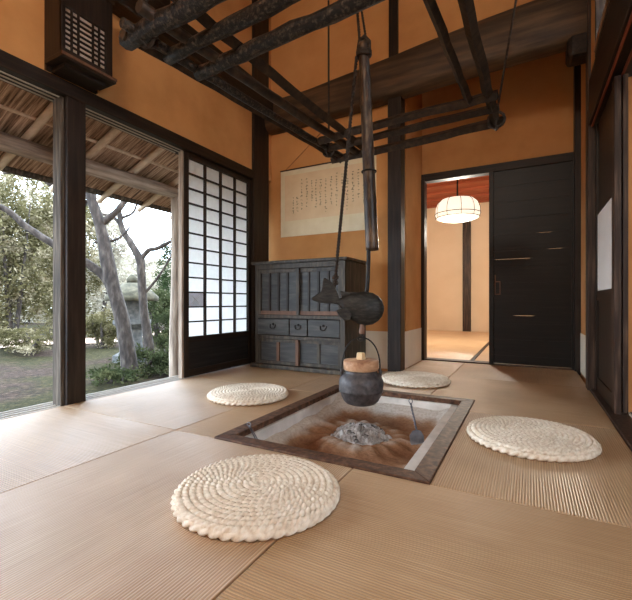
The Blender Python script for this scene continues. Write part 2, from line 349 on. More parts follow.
bm = B((x0+.05,x0+.058,YD-.042,YD-.03,.67,.86), (x0+.092,x0+.1,YD-.042,YD-.03,.67,.80), (x0+.05,x0+.1,YD-.042,YD-.03,.79,.80), (x0+.05,x0+.1,YD-.042,YD-.03,.67,.68))
obj('pull_plate', bm, 'cab_red', d, label='reddish recessed pull')

# left: lintel, sill and rails whose pale colour stands for daylight glare
o = thing('opening_lintel', 'dark grooved lintel over the garden openings', 'lintel', (XL,1.2,1.8), kind='structure')
obj('lintel_beam', B((-2.52,-2.36,-.9,3.112,1.80,1.885)), 'dark_y', o, bevel=.004)
for k in range(3):
    obj('rail', B((-2.50+k*.04,-2.49+k*.04,-.9,2.26,1.795,1.80)), 'rail', o)
o = thing('opening_sill', 'grooved wooden sill with pale rails along the garden openings', 'sill', (XL,1.2,0), kind='structure')
obj('sill_board', B((-2.56,-2.372,-.9,3.11,-.07,-.010)), 'groove', o)
for k in range(4):
    obj('rail', B((-2.545+k*.045,-2.533+k*.045,-.9,3.1,-.010,-.003)), 'rail', o)
struct('opening_jamb', B((-2.435,-2.395,2.238,2.258,0,1.79)), 'log_z', 'pale weathered upright at the left edge of the paper screen', 'jamb', (-2.43,2.24,0), .003)

# shoji screen
sh = thing('shoji_screen', 'white paper sliding screen with dark lattice beside the cabinet', 'screen', (-2.41,2.7,0))
ya, yb, zt, zm = 2.262, 3.113, 1.795, .322
obj('stile', B((-2.425,-2.39,ya,ya+.045,.002,zt)), 'dark_z', sh, bevel=.003)
obj('stile', B((-2.425,-2.39,yb-.04,yb,.002,zt)), 'dark_z', sh, bevel=.003)
obj('top_rail', B((-2.424,-2.391,ya+.045,yb-.04,1.755,zt)), 'dark_y', sh)
obj('middle_rail', B((-2.424,-2.391,ya+.045,yb-.04,zm-.045,zm)), 'dark_y', sh)
obj('bottom_rail', B((-2.424,-2.391,ya+.045,yb-.04,.002,.06)), 'dark_y', sh)
obj('skirt_board', B((-2.415,-2.40,ya+.045,yb-.04,.06,zm-.045)), 'black_y', sh, label='black board at the foot of the screen')
obj('paper', B((-2.4205,-2.419,ya+.045,yb-.04,zm,1.755)), 'shoji', sh, label='translucent white paper')
yp0, yp1 = ya+.045, yb-.04
for k in range(1,4):
    y = yp0 + (yp1-yp0)*k/4; obj('muntin', B((-2.416,-2.394,y-.008,y+.008,zm,1.755)), 'dark_z', sh)
for k in range(1,12):
    z = zm + (1.755-zm)*k/12; obj('muntin', B((-2.417,-2.398,yp0,yp1,z-.006,z+.006)), 'dark_y', sh)
zp = zm + (1.755-zm)*2/12; hy = (yp1-yp0)/4; hz = (1.755-zm)/12
patch = obj('paper_patch', B((-2.4185,-2.4175,yp0,yp0+hy,zp,zp+hz)), 'shoji_patch', sh, label='greyish patched pane')
bm = bmesh.new()
bar(bm, (-2.417,yp0+.05,zp+.02), (-2.417,yp0+hy-.05,zp+hz-.02), .001, .016, (1,0,0)); bar(bm, (-2.4172,yp0+.05,zp+hz-.02), (-2.4172,yp0+hy-.05,zp+.02), .001, .016, (1,0,0))
obj('patch_cross', bm, 'shoji', patch, label='pale paper cross on the patched pane')

# lattice lantern on the left wall
lan = thing('wall_lantern', 'dark wooden box lantern with paper lattice on the left wall above the post', 'lantern', (-2.3,1.36,1.86))
LX0, LX1 = -2.385, -2.225
y0, y1 = 1.232, 1.53
obj('back_panel', B((LX0,LX0+.02,y0,y1,1.90,2.40)), 'dark_z', lan)
obj('side_panel', B((LX0+.02,LX1,y0,y0+.015,1.945,2.40)), 'dark_z', lan); obj('side_panel', B((LX0+.02,LX1,y1-.015,y1,1.945,2.40)), 'dark_z', lan)
obj('bottom_tray', B((LX0+.02,LX1+.025,y0-.012,y1+.012,1.92,1.945)), 'dark_y', lan, bevel=.003)
obj('under_block', B((LX0+.02,LX1-.02,y0+.03,y1-.03,1.895,1.92)), 'dark_y', lan, bevel=.003)
obj('top_board', B((LX0+.02,LX1+.01,y0-.01,y1+.01,2.40,2.42)), 'dark_y', lan)
fz0, fz1 = 1.945, 2.30
pz0, pz1, py0, py1 = 1.985, 2.215, y0+.022, y1-.042
dfr = obj('door_frame', B((LX1-.015,LX1+.005,y0,py0,fz0,2.40),(LX1-.015,LX1+.005,py1,y1,fz0,2.40),(LX1-.015,LX1+.005,py0,py1,fz0,pz0),(LX1-.015,LX1+.005,py0,py1,pz1,2.40)), 'dark_z', lan, bevel=.002)
obj('paper', B((LX1-.012,LX1-.011,py0,py1,pz0,pz1)), 'lantern_paper', dfr, label='aged paper behind the lattice')
bm = bmesh.new()
for k in range(1,8):
    z = pz0+(pz1-pz0)*k/8; box(bm, LX1-.011,LX1+.0, py0,py1, z-.004, z+.004)
for t in (.16,.32,.68,.84):
    y = py0+(py1-py0)*t; box(bm, LX1-.0105,LX1+.002, y-.004,y+.004, pz0, pz1)
obj('lattice', bm, 'dark_y', dfr)
obj('tray_edge', B((LX1+.025,LX1+.032,y0-.012,y1+.012,1.932,1.947)), 'cab_red', lan, label='worn reddish front edge')

# right wall: post, lintel, sill, doors, transom
struct('door_post', B((.355,.405,3.25,3.37,-.03,H)), 'brown_z', 'brown post on the right wall before the paper panel door', 'post', (.38,3.3,0), .003)
o = thing('right_lintel', 'thick dark lintel over the sliding doors on the right', 'lintel', (.4,2,1.8), kind='structure')
obj('lintel_beam', B((.36,.50,-1.9,3.25,1.80,2.10)), 'dark_y', o, bevel=.004)
obj('rail', B((.375,.385,-1.9,3.25,1.788,1.80)), 'reveal', o, label='reddish rail under the lintel'); obj('rail', B((.43,.44,-1.9,3.25,1.788,1.80)), 'reveal', o)
o = thing('right_sill', 'worn dark wooden threshold along the right side', 'sill', (.45,1,0), kind='structure')
obj('sill_board', B((.369,.56,-1.9,3.25,-.06,.012)), 'brown_z', o, bevel=.003)
obj('rail', B((.462,.470,-1.9,3.25,.012,.02)), 'rail', o); obj('rail', B((.50,.515,-1.9,3.25,.012,.02)), 'reveal', o)
d = thing('door_2', 'dark wooden sliding door with a white paper panel on the right', 'door', (.42,2.9,0.012), kind='structure')
obj('stile', B((.398,.428,2.58,2.66,.012,1.79)), 'brown_z', d, bevel=.002); obj('stile', B((.398,.428,3.21,3.249,.012,1.79)), 'dark_z', d)
obj('upper_panel', B((.41,.42,2.66,3.21,1.18,1.79)), 'dark_z', d)
obj('lower_panel', B((.41,.42,2.66,3.21,.012,.61)), 'dark_z', d)
obj('middle_rail', B((.402,.425,2.66,3.21,.61,.675)), 'dark_y', d)
obj('bottom_rail', B((.402,.425,2.66,3.21,.013,.10)), 'dark_y', d)
obj('paper_panel', B((.405,.42,2.66,3.21,.675,1.18)), 'plastic_white', d, label='plain white panel')
d = thing('door_3', 'dark sliding door edge stacked behind the paper panel door', 'door', (.445,2.6,0.012), kind='structure')
obj('stile', B((.434,.456,2.575,2.62,.021,1.787)), 'brown_z', d, bevel=.002); obj('panel', B((.44,.45,2.62,3.2,.021,1.787)), 'dark_z', d)
o = thing('window_1', 'transom window with paper lattice high on the right wall', 'window', (.4,2.6,2.2), kind='structure')
obj('frame', B((.368,.44,.9,3.03,2.14,2.20),(.368,.44,2.99,3.03,2.20,2.70),(.368,.44,.9,2.99,2.70,2.75)), 'brown_z', o)
obj('sill_edge', B((.362,.368,.9,3.03,2.175,2.2)), 'lid', o, label='pale edge of the transom frame')
obj('paper', B((.42,.4215,.9,2.99,2.2,2.70)), 'shoji', o)
bm = bmesh.new()
for k in range(7): y = 1.05+k*.28; box(bm, .41,.42, y-.005,y+.005, 2.2,2.70)
for k in range(1,5): z = 2.2+k*.1; box(bm, .408,.419, .9,2.99, z-.005,z+.005)
obj('lattice', bm, 'dark_y', o)
# space beyond the right-hand opening
struct('side_room_floor', B((.56,2.6,-1.9,2.6,-.12,-.02)), 'floorwood', 'board floor of the passage right of the threshold', 'floor')
struct('wall_side_room', B((.457,2.6,2.621,2.7,.021,1.787),(.51,2.6,2.621,2.7,-.05,2.12),(2.6,2.68,-1.9,-1.3,-.05,2.12),(2.6,2.68,.4,2.7,-.05,2.12),(2.6,2.68,-1.3,.4,-.05,.7),(.47,2.68,-1.98,-1.9,-.05,2.12)), 'plaster', 'orange plaster wall seen past the right-hand door edges, with unseen walls added to shape daylight', 'wall')  # far side wall and its gap are unseen, added to limit daylight
struct('side_room_ceiling', B((.50,2.68,-1.98,2.7,2.12,2.18)), 'dark_x', 'dark ceiling of the passage at the right', 'ceiling')  # unseen, set low so sky light reaches the transom paper

# far room beyond the doorway
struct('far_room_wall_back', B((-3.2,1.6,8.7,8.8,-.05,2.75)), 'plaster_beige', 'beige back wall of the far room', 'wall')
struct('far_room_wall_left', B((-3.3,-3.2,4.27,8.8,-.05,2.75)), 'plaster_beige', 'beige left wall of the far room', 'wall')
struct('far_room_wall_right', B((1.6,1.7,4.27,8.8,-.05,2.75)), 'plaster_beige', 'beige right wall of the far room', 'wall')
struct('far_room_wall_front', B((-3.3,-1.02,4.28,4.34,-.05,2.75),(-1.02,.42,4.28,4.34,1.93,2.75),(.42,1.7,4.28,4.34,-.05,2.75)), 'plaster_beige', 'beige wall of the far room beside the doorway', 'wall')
struct('far_room_floor', B((-3.3,1.7,4.27,8.8,-.16,-.05)), 'floorwood', 'floor under the far room mats', 'floor')
c = thing('far_room_ceiling', 'reddish board ceiling with battens in the far room', 'ceiling', (-.8,6.5,2.65), kind='structure')
obj('boards', B((-3.3,1.7,4.3,8.8,2.66,2.72)), 'red_ceiling', c)
for k in range(9):
    y = 4.6+k*.5; obj('batten', B((-3.2,1.6,y-.03,y+.03,2.61,2.66)), 'red_ceiling', c)
struct('far_room_post', B((-1.2,-1.045,8.62,8.72,-.03,2.66)), 'brown_z', 'brown post on the back wall of the far room', 'post', (-1.12,8.67,0), .004)

# ------------------------------------------------------------------ tatami mats
def tatami(x0, x1, y0, y1, along_y, label, m='tatami', z=0, group='tatami mats of the hearth room', cut=None):
    g = .0018; bm = bmesh.new()
    if cut is None: box(bm, x0+g, x1-g, y0+g, y1-g, z-.05, z)
    else:  # L-shaped mat cut round the hearth frame
        for c in cut: box(bm, *c, z-.05, z)
    bmesh.ops.remove_doubles(bm, verts=bm.verts, dist=1e-6)
    uvl = bm.loops.layers.uv.new('UVMap')
    for f in bm.faces:
        for l in f.loops:
            x, y = l.vert.co.x, l.vert.co.y
            l[uvl].uv = (y, x) if along_y else (x, y)
    o = obj('tatami_mat', bm, m, None, ((x0+x1)/2,(y0+y1)/2,z-.05), bevel=.002)
    return tag(o, label, 'tatami mat', group)
X0, X1, X2, X3 = -2.372, -1.46, -.56, .367
Y0, Y1, Y2, Y3, Y4 = .40, 1.326, 2.32, 3.33, YD-.02
hx0, hx1, hy0, hy1 = -1.225, -.288, 1.328, 2.585
tatami(X0,X1,Y0,Y1,False,'tatami mat at the left edge beside the first garden opening, before the dark post')
tatami(X1,X2,Y0,Y1,True,'tatami mat under the nearest round straw cushion, in front of the hearth')
tatami(X2,X3,Y0,Y1,False,'brown tatami mat at the right front, touching the hearth front corner')
tatami(X0,X1,Y1,Y2,True,'bright tatami mat beside the second garden opening, behind the dark post')
tatami(X1,hx0,Y1,Y2,False,'narrow tan tatami strip along the left side of the hearth')
tatami(X0,X1,Y2,Y3+.03,False,'olive tatami mat in front of the white paper screen')
tatami(X1,X2,Y2,Y3,True,'pale tatami mat behind the hearth, in front of the cabinet right half', cut=[(X1+.002,hx0,Y2+.002,hy1),(X1+.002,X2-.002,hy1,Y3-.002)])
tatami(hx1,X3,Y1,Y2,True,'tatami mat under the round straw cushion right of the hearth')
tatami(X2,X3,Y2,Y3,False,'tan tatami mat between the right straw cushion and the alcove', cut=[(hx1,X3-.002,Y2+.002,hy1),(X2+.002,X3-.002,hy1,Y3-.002)])
tatami(X2,X3,Y3,Y4,True,'yellowish tatami mat directly before the black door')
tatami(-.975,X2,Y3,Y4,False,'small tatami piece before the doorway beside the dark pillar')
tatami(X0,X1,-.55,Y0,True,'tatami mat at the bottom left corner of the view')
tatami(X1,X2,-.55,Y0,False,'tatami mat at the bottom edge left of the middle')
tatami(X2,X3,-.55,Y0,True,'tatami mat at the bottom right corner nearest the viewer')
# mat edges behind the camera rest on nothing visible; far room mats
def far_mat(x0,x1,y0,y1,ay,label):
    o = tatami(x0,x1,y0,y1,ay,label,'tatami_room',group='tatami mats of the far room'); return o
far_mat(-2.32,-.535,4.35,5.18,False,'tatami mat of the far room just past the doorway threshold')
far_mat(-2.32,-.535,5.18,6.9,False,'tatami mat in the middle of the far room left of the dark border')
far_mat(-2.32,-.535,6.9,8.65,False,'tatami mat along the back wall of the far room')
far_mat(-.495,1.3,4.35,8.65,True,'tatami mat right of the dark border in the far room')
struct('far_room_floor_strip', B((-.53,-.50,4.35,8.65,-.05,.002)), 'black_y', 'dark border strip between far room mats', 'floor border', (-.515,6.5,-.05))

# ------------------------------------------------------------------ hearth
h = thing('sunken_hearth', 'square sunken hearth with dark wooden frame set in the tatami', 'hearth', (-.756,1.956,-.3))
def frame_piece(poly):
    bm = bmesh.new()
    lo = [bm.verts.new((x,y,-.022)) for x,y in poly]; hi = [bm.verts.new((x,y,.006)) for x,y in poly]
    bm.faces.new(lo[::-1]); bm.faces.new(hi)
    for k in range(4): bm.faces.new((lo[k],lo[(k+1)%4],hi[(k+1)%4],hi[k]))
    return bm
fw = .068
a, b_, c_, d_ = (hx0,hy0), (hx1,hy0), (hx1,hy1), (hx0,hy1)
ai, bi, ci, di = (hx0+fw,hy0+fw), (hx1-fw,hy0+fw), (hx1-fw,hy1-fw), (hx0+fw,hy1-fw)
for poly in ((a,b_,bi,ai),(b_,c_,ci,bi),(c_,d_,di,ci),(d_,a,ai,di)): obj('frame_board', frame_piece(poly), 'hearth_frame', h, bevel=.003)
bm = B((hx0+fw-.02,hx0+fw+.012,hy0+fw,hy1-fw,-.3,-.022),(hx1-fw-.055,hx1-fw+.02,hy0+fw,hy1-fw,-.3,-.022),(hx0+fw+.012,hx1-fw-.012,hy0+fw-.02,hy0+fw+.012,-.3,-.022),(hx0+fw+.012,hx1-fw-.012,hy1-fw-.012,hy1-fw+.02,-.3,-.022))
obj('pit_lining', bm, 'white_lining', h, label='pale plastered inner wall')
obj('pit_bottom', B((hx0+fw,hx1-fw,hy0+fw,hy1-fw,-.3,-.28)), 'white_lining', h)
# bed of ash, banked up toward the edges
NX, NY = 90, 120
gx0, gx1, gy0, gy1 = hx0+fw+.012, hx1-fw-.055, hy0+fw+.012, hy1-fw-.012
MC = (-.80, 2.0)
def ash_z(x, y):
    dx = min(x-gx0, gx1-x); dy_b = gy1-y; dl = x-gx0
    z = -.135
    z += .065*math.exp(-(dy_b/.12)**2) + .06*math.exp(-(dl/.09)**2) + .03*math.exp(-((gx1-x)/.06)**2) + .02*math.exp(-((y-gy0)/.07)**2)
    r = math.hypot(x-MC[0], y-MC[1])
    z += .022*math.exp(-((r-.2)/.07)**2)                       # rim raked round the mound
    z -= .03*math.exp(-(((x+1.02)/.07)**2+((y-1.80)/.13)**2))   # hollow left of the mound
    z += .006*math.sin(9*x+3*math.sin(11*y)) + .004*math.sin(17*y+5*x)
    ang = math.atan2(y-MC[1], x-MC[0])
    z += .006*math.sin(ang*18)*math.exp(-((r-.24)/.08)**2)      # raked furrows
    return z
bm = bmesh.new(); grid = []
for j in range(NY+1):
    grid.append([])
    for i in range(NX+1):
        x = gx0+(gx1-gx0)*i/NX; y = gy0+(gy1-gy0)*j/NY
        grid[-1].append(bm.verts.new((x,y,ash_z(x,y)+random.uniform(-.0012,.0012))))
for j in range(NY):
    for i in range(NX):
        f = bm.faces.new((grid[j][i],grid[j][i+1],grid[j+1][i+1],grid[j+1][i])); f.smooth = True
ash = obj('ash_bed', bm, 'ash', None, (-.756,1.956,0)); tag(ash, 'bed of brown and grey ash raked round the inside of the hearth', 'ash', None, 'stuff')
# white ash mound
bm = bmesh.new(); rings = []
for r in range(0, 15):
    t = r/14; ring = []
    n = 1 if r == 0 else 60
    for k in range(n):
        an = 2*PI*k/60; R = .175*t*(1+.06*math.sin(5*an+1))
        zz = -.15 + .075*(1-t**2.6) + (random.uniform(-.015,.015) if r < 13 else 0)
        ring.append(bm.verts.new((MC[0]+R*math.cos(an)*1.05, MC[1]+R*math.sin(an), zz)))
    rings.append(ring)
for A, Bq in zip(rings, rings[1:]):
    for k in range(60):
        if len(A) == 1: bm.faces.new((A[0], Bq[k], Bq[(k+1)%60]))
        else: bm.faces.new((A[k], Bq[k], Bq[(k+1)%60], A[(k+1)%60]))
mound = obj('ash_mound', bm, 'ash_white', None, (MC[0],MC[1],-.15)); tag(mound, 'low mound of cracked whitish ash in the middle of the hearth', 'ash', None, 'stuff')
for k in range(14):
    an = random.uniform(0,2*PI); rr = .145*math.sqrt(random.random()); x, y = MC[0]+rr*math.cos(an), MC[1]+rr*math.sin(an)
    z = -.15 + .075*(1-(rr/.175)**2.6)
    bm = bmesh.new(); bmesh.ops.create_icosphere(bm, subdivisions=2, radius=.011)
    sx, sy, sz = random.uniform(.8,1.8), random.uniform(.7,1.3), random.uniform(.5,.9)
    for v in bm.verts: v.co = Vector((v.co.x*sx, v.co.y*sy, v.co.z*sz))*(1+random.uniform(-.25,.25))
    bmesh.ops.rotate(bm, verts=bm.verts, cent=(0,0,0), matrix=Matrix.Rotation(random.uniform(0,PI),3,'Z'))
    bmesh.ops.translate(bm, verts=bm.verts, vec=(x,y,z+.002))
    o = obj('charcoal_lump', bm, 'char', None, (x,y,z)); tag(o, 'small ash-dusted charcoal lump in the white ash mound', 'charcoal', 'charcoal lumps in the ash mound')
# scoop standing in the ash at the right
sc = thing('fire_scoop', 'small metal ash scoop with twisted handle stuck in the ash at the right', 'scoop', (-.505,2.02,-.12))
bm = bmesh.new()
prof = [(-.028,.0),(-.036,.03),(-.036,.06),(-.022,.082),(0,.09),(.022,.082),(.036,.06),(.036,.03),(.028,0)]
th = Vector((.03,.10,0))
fr, bk = [], []
tip = Vector((-.49,2.0,-.135)); rx = Vector((.88,.47,0)); upv = Vector((-.15,.25,.95)).normalized(); nv = rx.cross(upv)
for x, zz in prof:
    p = tip + rx*x + upv*zz + nv*(-(x/.036)**2*.012)
    fr.append(bm.verts.new(p)); bk.append(bm.verts.new(p + nv*.003))
bm.faces.new(fr); bm.faces.new(bk[::-1])
for k in range(len(prof)): q = (k+1)%len(prof); bm.faces.new((fr[k],bk[k],bk[q],fr[q]))
obj('blade', bm, 'steel', sc)
bm = bmesh.new(); p0 = tip + upv*.08; p1 = Vector((-.565,2.14,.05))
n = 60; pa = []; pb = []
for i in range(n+1):
    t = i/n; p = p0.lerp(p1,t); an = t*26; off = Vector((math.cos(an), math.sin(an), 0))*.003
    pa.append(p+off); pb.append(p-off)
tube(bm, pa, .003, 6); tube(bm, pb, .003, 6)
hnd = obj('twisted_handle', bm, 'steel', sc)
bm = bmesh.new(); tube(bm, [p1 + Vector((.010*math.cos(2*PI*i/14), 0, .012+.012*math.sin(2*PI*i/14))) for i in range(15)], .0025, 6, cap=False)
obj('handle_ring', bm, 'steel', hnd)
# small tongs at the left front corner
tg = thing('fire_tongs', 'small pale metal fire tongs leaning in the left front corner of the hearth', 'tongs', (-1.11,1.47,-.12))
for s in (0, 1):
    bm = bmesh.new(); tube(bm, smooth_path([(-1.10+.012*s,1.52,-.14),(-1.112+.012*s,1.49,-.05),(-1.13+.01*s,1.45,.035)],6), .0028, 6); obj('tong_arm', bm, 'steel', tg)
bm = bmesh.new(); tube(bm, [Vector((-1.126+.011*math.cos(2*PI*i/12), 1.45, .042+.008*math.sin(2*PI*i/12))) for i in range(13)], .0026, 6, cap=False); obj('tong_ring', bm, 'steel', tg)

# ------------------------------------------------------------------ pot hook, fish lever, kettle
VR = Vector((.881,.473,0))     # a horizontal direction across the hearth
VD = Vector((-.473,.881,0))
KC = Vector((-.774,1.94,0))
jz = thing('pot_hook_pole', 'smoked bamboo pot-hook pole hanging on ropes over the hearth', 'pot hook', (-.745,1.955,.9))
pt, pb_ = Vector((-.762,1.945,1.955)), Vector((-.722,1.967,.872))
bm = bmesh.new()
N = 60; pts = [pt.lerp(pb_, i/N) for i in range(N+1)]; rad = []
for i in range(N+1):
    t = i/N; r = .027+.007*t
    for nd in (.3,.52,.76): r += .0035*math.exp(-((t-nd)/.008)**2)
    rad.append(r)
tube(bm, pts, rad, 16); obj('bamboo_tube', bm, 'bamboo', jz)
bm = bmesh.new()
for t in (.07,.085,.10): 
    p = pt.lerp(pb_, t*.6); tube(bm, [p + Vector((.034*math.cos(2*PI*i/16), .034*math.sin(2*PI*i/16), .004*math.sin(4*PI*i/16))) for i in range(17)], .008, 6, cap=False)
p = pt; tube(bm, [p+Vector((-.03,0,-.04)), p+Vector((-.02,0,.02)), p+Vector((.005,0,.035)), p+Vector((.03,0,.0)), p+Vector((.03,0,-.06))], .012, 8)
obj('top_binding', bm, 'rope', jz, label='dark rope lashing at the top')
bm = bmesh.new(); p = pt.lerp(pb_, .62); tube(bm, [p + Vector((.037*math.cos(2*PI*i/16), .037*math.sin(2*PI*i/16), .0)) for i in range(17)], .004, 6, cap=False)
obj('wire_band', bm, 'black_iron', jz)
def rope_pair(bm, a, b, r=.006, pitch=.028):
    a, b = Vector(a), Vector(b); L = (b-a).length; n = max(12, int(L/.006)); d = (b-a).normalized()
    s = d.cross(Vector((.3,.9,.1))).normalized(); u = d.cross(s)
    for ph in (0, PI):
        tube(bm, [a.lerp(b, i/n) + (s*math.cos(i/n*L/pitch*2*PI+ph)+u*math.sin(i/n*L/pitch*2*PI+ph))*r*.7 for i in range(n+1)], r*.75, 6)
top = Vector((-.79,1.93,2.19))
bm = bmesh.new(); rope_pair(bm, pt+VR*-.018+Vector((0,0,.0)), top+VR*-.006); rope_pair(bm, pt+VR*.014+Vector((0,0,.02)), top+VR*.012, .005); rope_pair(bm, top, (-.79,1.93,H), .009, .04)
tube(bm, [top+VR*-.016+Vector((0,0,.02)), top+Vector((0,0,.03)), top+VR*.014+Vector((0,0,.0)), top+Vector((0,0,-.035)), top+VR*-.016+Vector((0,0,.02))], .011, 8)
obj('hanging_rope', bm, 'rope', jz)
bm = bmesh.new(); tube(bm, smooth_path([(-.738,1.962,.95),(-.745,1.96,.7),(-.765,1.95,.52),(-.768,1.945,.47)],6), .0105, 10)
hrod = obj('hook_rod', bm, 'black_iron', jz)
bm = bmesh.new(); tube(bm, smooth_path([(-.768,1.945,.49),(-.768,1.943,.455),(-.768,1.942,.432)],4), [.014]*4+[.017]*4+[.012], 10); obj('hook_grip', bm, 'cab_red', hrod, label='reddish wooden grip of the hook')
bm = bmesh.new(); hk = [KC+Vector((0,0,.43))+ VR*(.016*math.sin(a))+Vector((0,0,-.016+.016*math.cos(a))) for a in [PI*1.5*i/12 for i in range(13)]]; tube(bm, hk, .005, 8); obj('hook', bm, 'black_iron', hrod)
# rope from fish tail up to the pole
fr_ = thing('lever_rope', 'twisted dark rope running from the fish tail up to the pole top', 'rope', (-.90,1.87,.66))
ft = KC + VR*-.135 + Vector((0,0,.725))
bm = bmesh.new(); rope_pair(bm, ft, pt+VR*-.036+Vector((0,0,-.07)), .007, .034); obj('strand', bm, 'rope', fr_)
bm = bmesh.new(); rope_pair(bm, KC+VR*-.155+Vector((0,0,.60)), ft, .0085, .03)
for zz in (.73,.70): tube(bm, [ft+Vector((0,0,zz-.725))+(VR*math.cos(2*PI*i/10)+Vector((0,0,.35))*math.sin(2*PI*i/10))*.014 for i in range(11)], .007, 6, cap=False)
obj('knot', bm, 'rope', fr_)
# fish
fi = thing('fish_lever', 'dark carved wooden fish lever hanging on the pot hook above the kettle', 'fish carving', KC+Vector((0,0,.5)))
secs = [(-.125,.605,.016,.014),(-.112,.598,.022,.017),(-.09,.588,.044,.026),(-.06,.578,.066,.034),(-.02,.57,.084,.042),(.02,.566,.09,.046),(.06,.566,.084,.046),(.09,.567,.066,.04),(.11,.567,.042,.028),(.119,.566,.016,.012)]
def fishpoint(s): return KC + VR*s
bm = bmesh.new(); rings = []
xs = lerp_list([q[0] for q in secs],3); zs = lerp_list([q[1] for q in secs],3); hs = lerp_list([q[2] for q in secs],3); ws = lerp_list([q[3] for q in secs],3)
for x, z, hh, ww in zip(xs, zs, hs, ws):
    c = fishpoint(x) + Vector((0,0,z)); rings.append([bm.verts.new(c + VD*(-math.cos(2*PI*k/18)*ww) + Vector((0,0,math.sin(2*PI*k/18)*hh))) for k in range(18)])
for A, Bq in zip(rings, rings[1:]):
    for k in range(18):
        f = bm.faces.new((A[k],A[(k+1)%18],Bq[(k+1)%18],Bq[k])); f.smooth = True
bm.faces.new(rings[0]); bm.faces.new(rings[-1])
obj('body', bm, 'fish', fi)
def fin(pts2, th):
    bm = bmesh.new(); fr, bk = [], []
    for s, z in pts2:
        p = fishpoint(s)+Vector((0,0,z)); fr.append(bm.verts.new(p-VD*th)); bk.append(bm.verts.new(p+VD*th))
    bm.faces.new(fr); bm.faces.new(bk[::-1])
    for k in range(len(fr)): q = (k+1)%len(fr); bm.faces.new((fr[k],bk[k],bk[q],fr[q]))
    return bm
obj('tail_fin', fin([(-.112,.618),(-.128,.66),(-.148,.70),(-.185,.725),(-.197,.728),(-.203,.705),(-.205,.68),(-.212,.655),(-.235,.64),(-.262,.622),(-.262,.612),(-.225,.598),(-.185,.592),(-.15,.594),(-.115,.585)], .012), 'fish', fi, bevel=.004)
obj('dorsal_fin', fin([(-.10,.62),(-.112,.662),(-.09,.655),(-.05,.652),(-.01,.652),(.0,.64),(-.05,.625)], .008), 'fish', fi, bevel=.003)
obj('pectoral_fin', fin([(-.085,.575),(-.13,.555),(-.115,.53),(-.09,.505),(-.06,.505),(-.05,.54)], .03), 'fish', fi, bevel=.003)
# kettle
kt = thing('kettle', 'round dark iron kettle hanging over the hearth with a wooden lid', 'kettle', KC+Vector((0,0,.065)))
bm = bmesh.new()
lathe(bm, KC, [(0,.068),(.062,.068),(.078,.074),(.092,.088),(.103,.112),(.109,.132),(.1145,.136),(.115,.146),(.1145,.15),(.117,.172),(.1155,.19),(.109,.207),(.098,.221),(.088,.229),(.083,.235),(.083,.246),(.078,.246),(.076,.235),(.07,.228)], 56)
obj('body', bm, 'iron', kt)
bm = bmesh.new(); lathe(bm, KC, [(0,.246),(.086,.246),(.091,.25),(.092,.29),(.088,.297),(.03,.3),(0,.3)], 48); kl = obj('lid', bm, 'lid', kt, label='thick pale wooden lid')
bm = bmesh.new(); p = KC+VR*.0; lathe(bm, p, [(0,.3),(.024,.3),(.026,.305),(.024,.328),(.02,.335),(0,.337)], 6, False); obj('lid_knob', bm, 'knob', kl, label='pale wooden knob')
for s in (-1,1):
    p = KC+VR*s*.098; bm = bmesh.new(); tube(bm, [p+Vector((0,0,.205)), p+VR*s*.004+Vector((0,0,.235)), p+Vector((0,0,.25))], .009, 8); obj('lug', bm, 'iron', kt)
bm = bmesh.new(); hp = []
for i in range(25):
    a = PI*i/24; hp.append(KC + VR*(-.1*math.cos(a)) + Vector((0,0,.24+.175*math.sin(a)**.8)))
tube(bm, hp, .0038, 8); obj('bail_handle', bm, 'black_iron', kt)

# ------------------------------------------------------------------ hanging rack above the hearth
rk = thing('hanging_rack', 'sooty wooden lattice rack hanging above the hearth', 'rack', (-.8,1.8,1.63))
z = 1.65
def pole(name, a, b, r, m, square=True, jit=.06):
    bm = bmesh.new(); a, b = Vector(a), Vector(b)
    n = 14; sag = random.uniform(-.006,.006)
    pts = [a.lerp(b,i/n)+Vector((random.uniform(-.003,.003),random.uniform(-.003,.003),sag*math.sin(PI*i/n)+random.uniform(-.002,.002))) for i in range(n+1)]
    tube(bm, pts, r, 8 if not square else 4, jitter=jit); 
    if square:
        for f in bm.faces: f.smooth = False
    return obj(name, bm, m, rk)
# long poles
pole('long_pole', (-1.395,1.0,z), (-1.222,2.66,z), .026, 'rack_brown')
pole('long_pole', (-1.352,.97,z+.005), (-1.19,2.64,z+.005), .02, 'soot', False)
pole('long_pole', (-1.235,.95,z+.015), (-1.06,2.60,z), .024, 'rack_brown', False)
pole('long_pole', (-1.10,.95,z+.03), (-1.0,2.58,z+.01), .03, 'rack_brown')
pole('long_pole', (-.325,.95,z+.02), (-.272,2.22,z), .02, 'rack_brown')
pole('long_pole', (-.21,.95,z+.02), (-.17,2.60,z), .025, 'rack_brown')
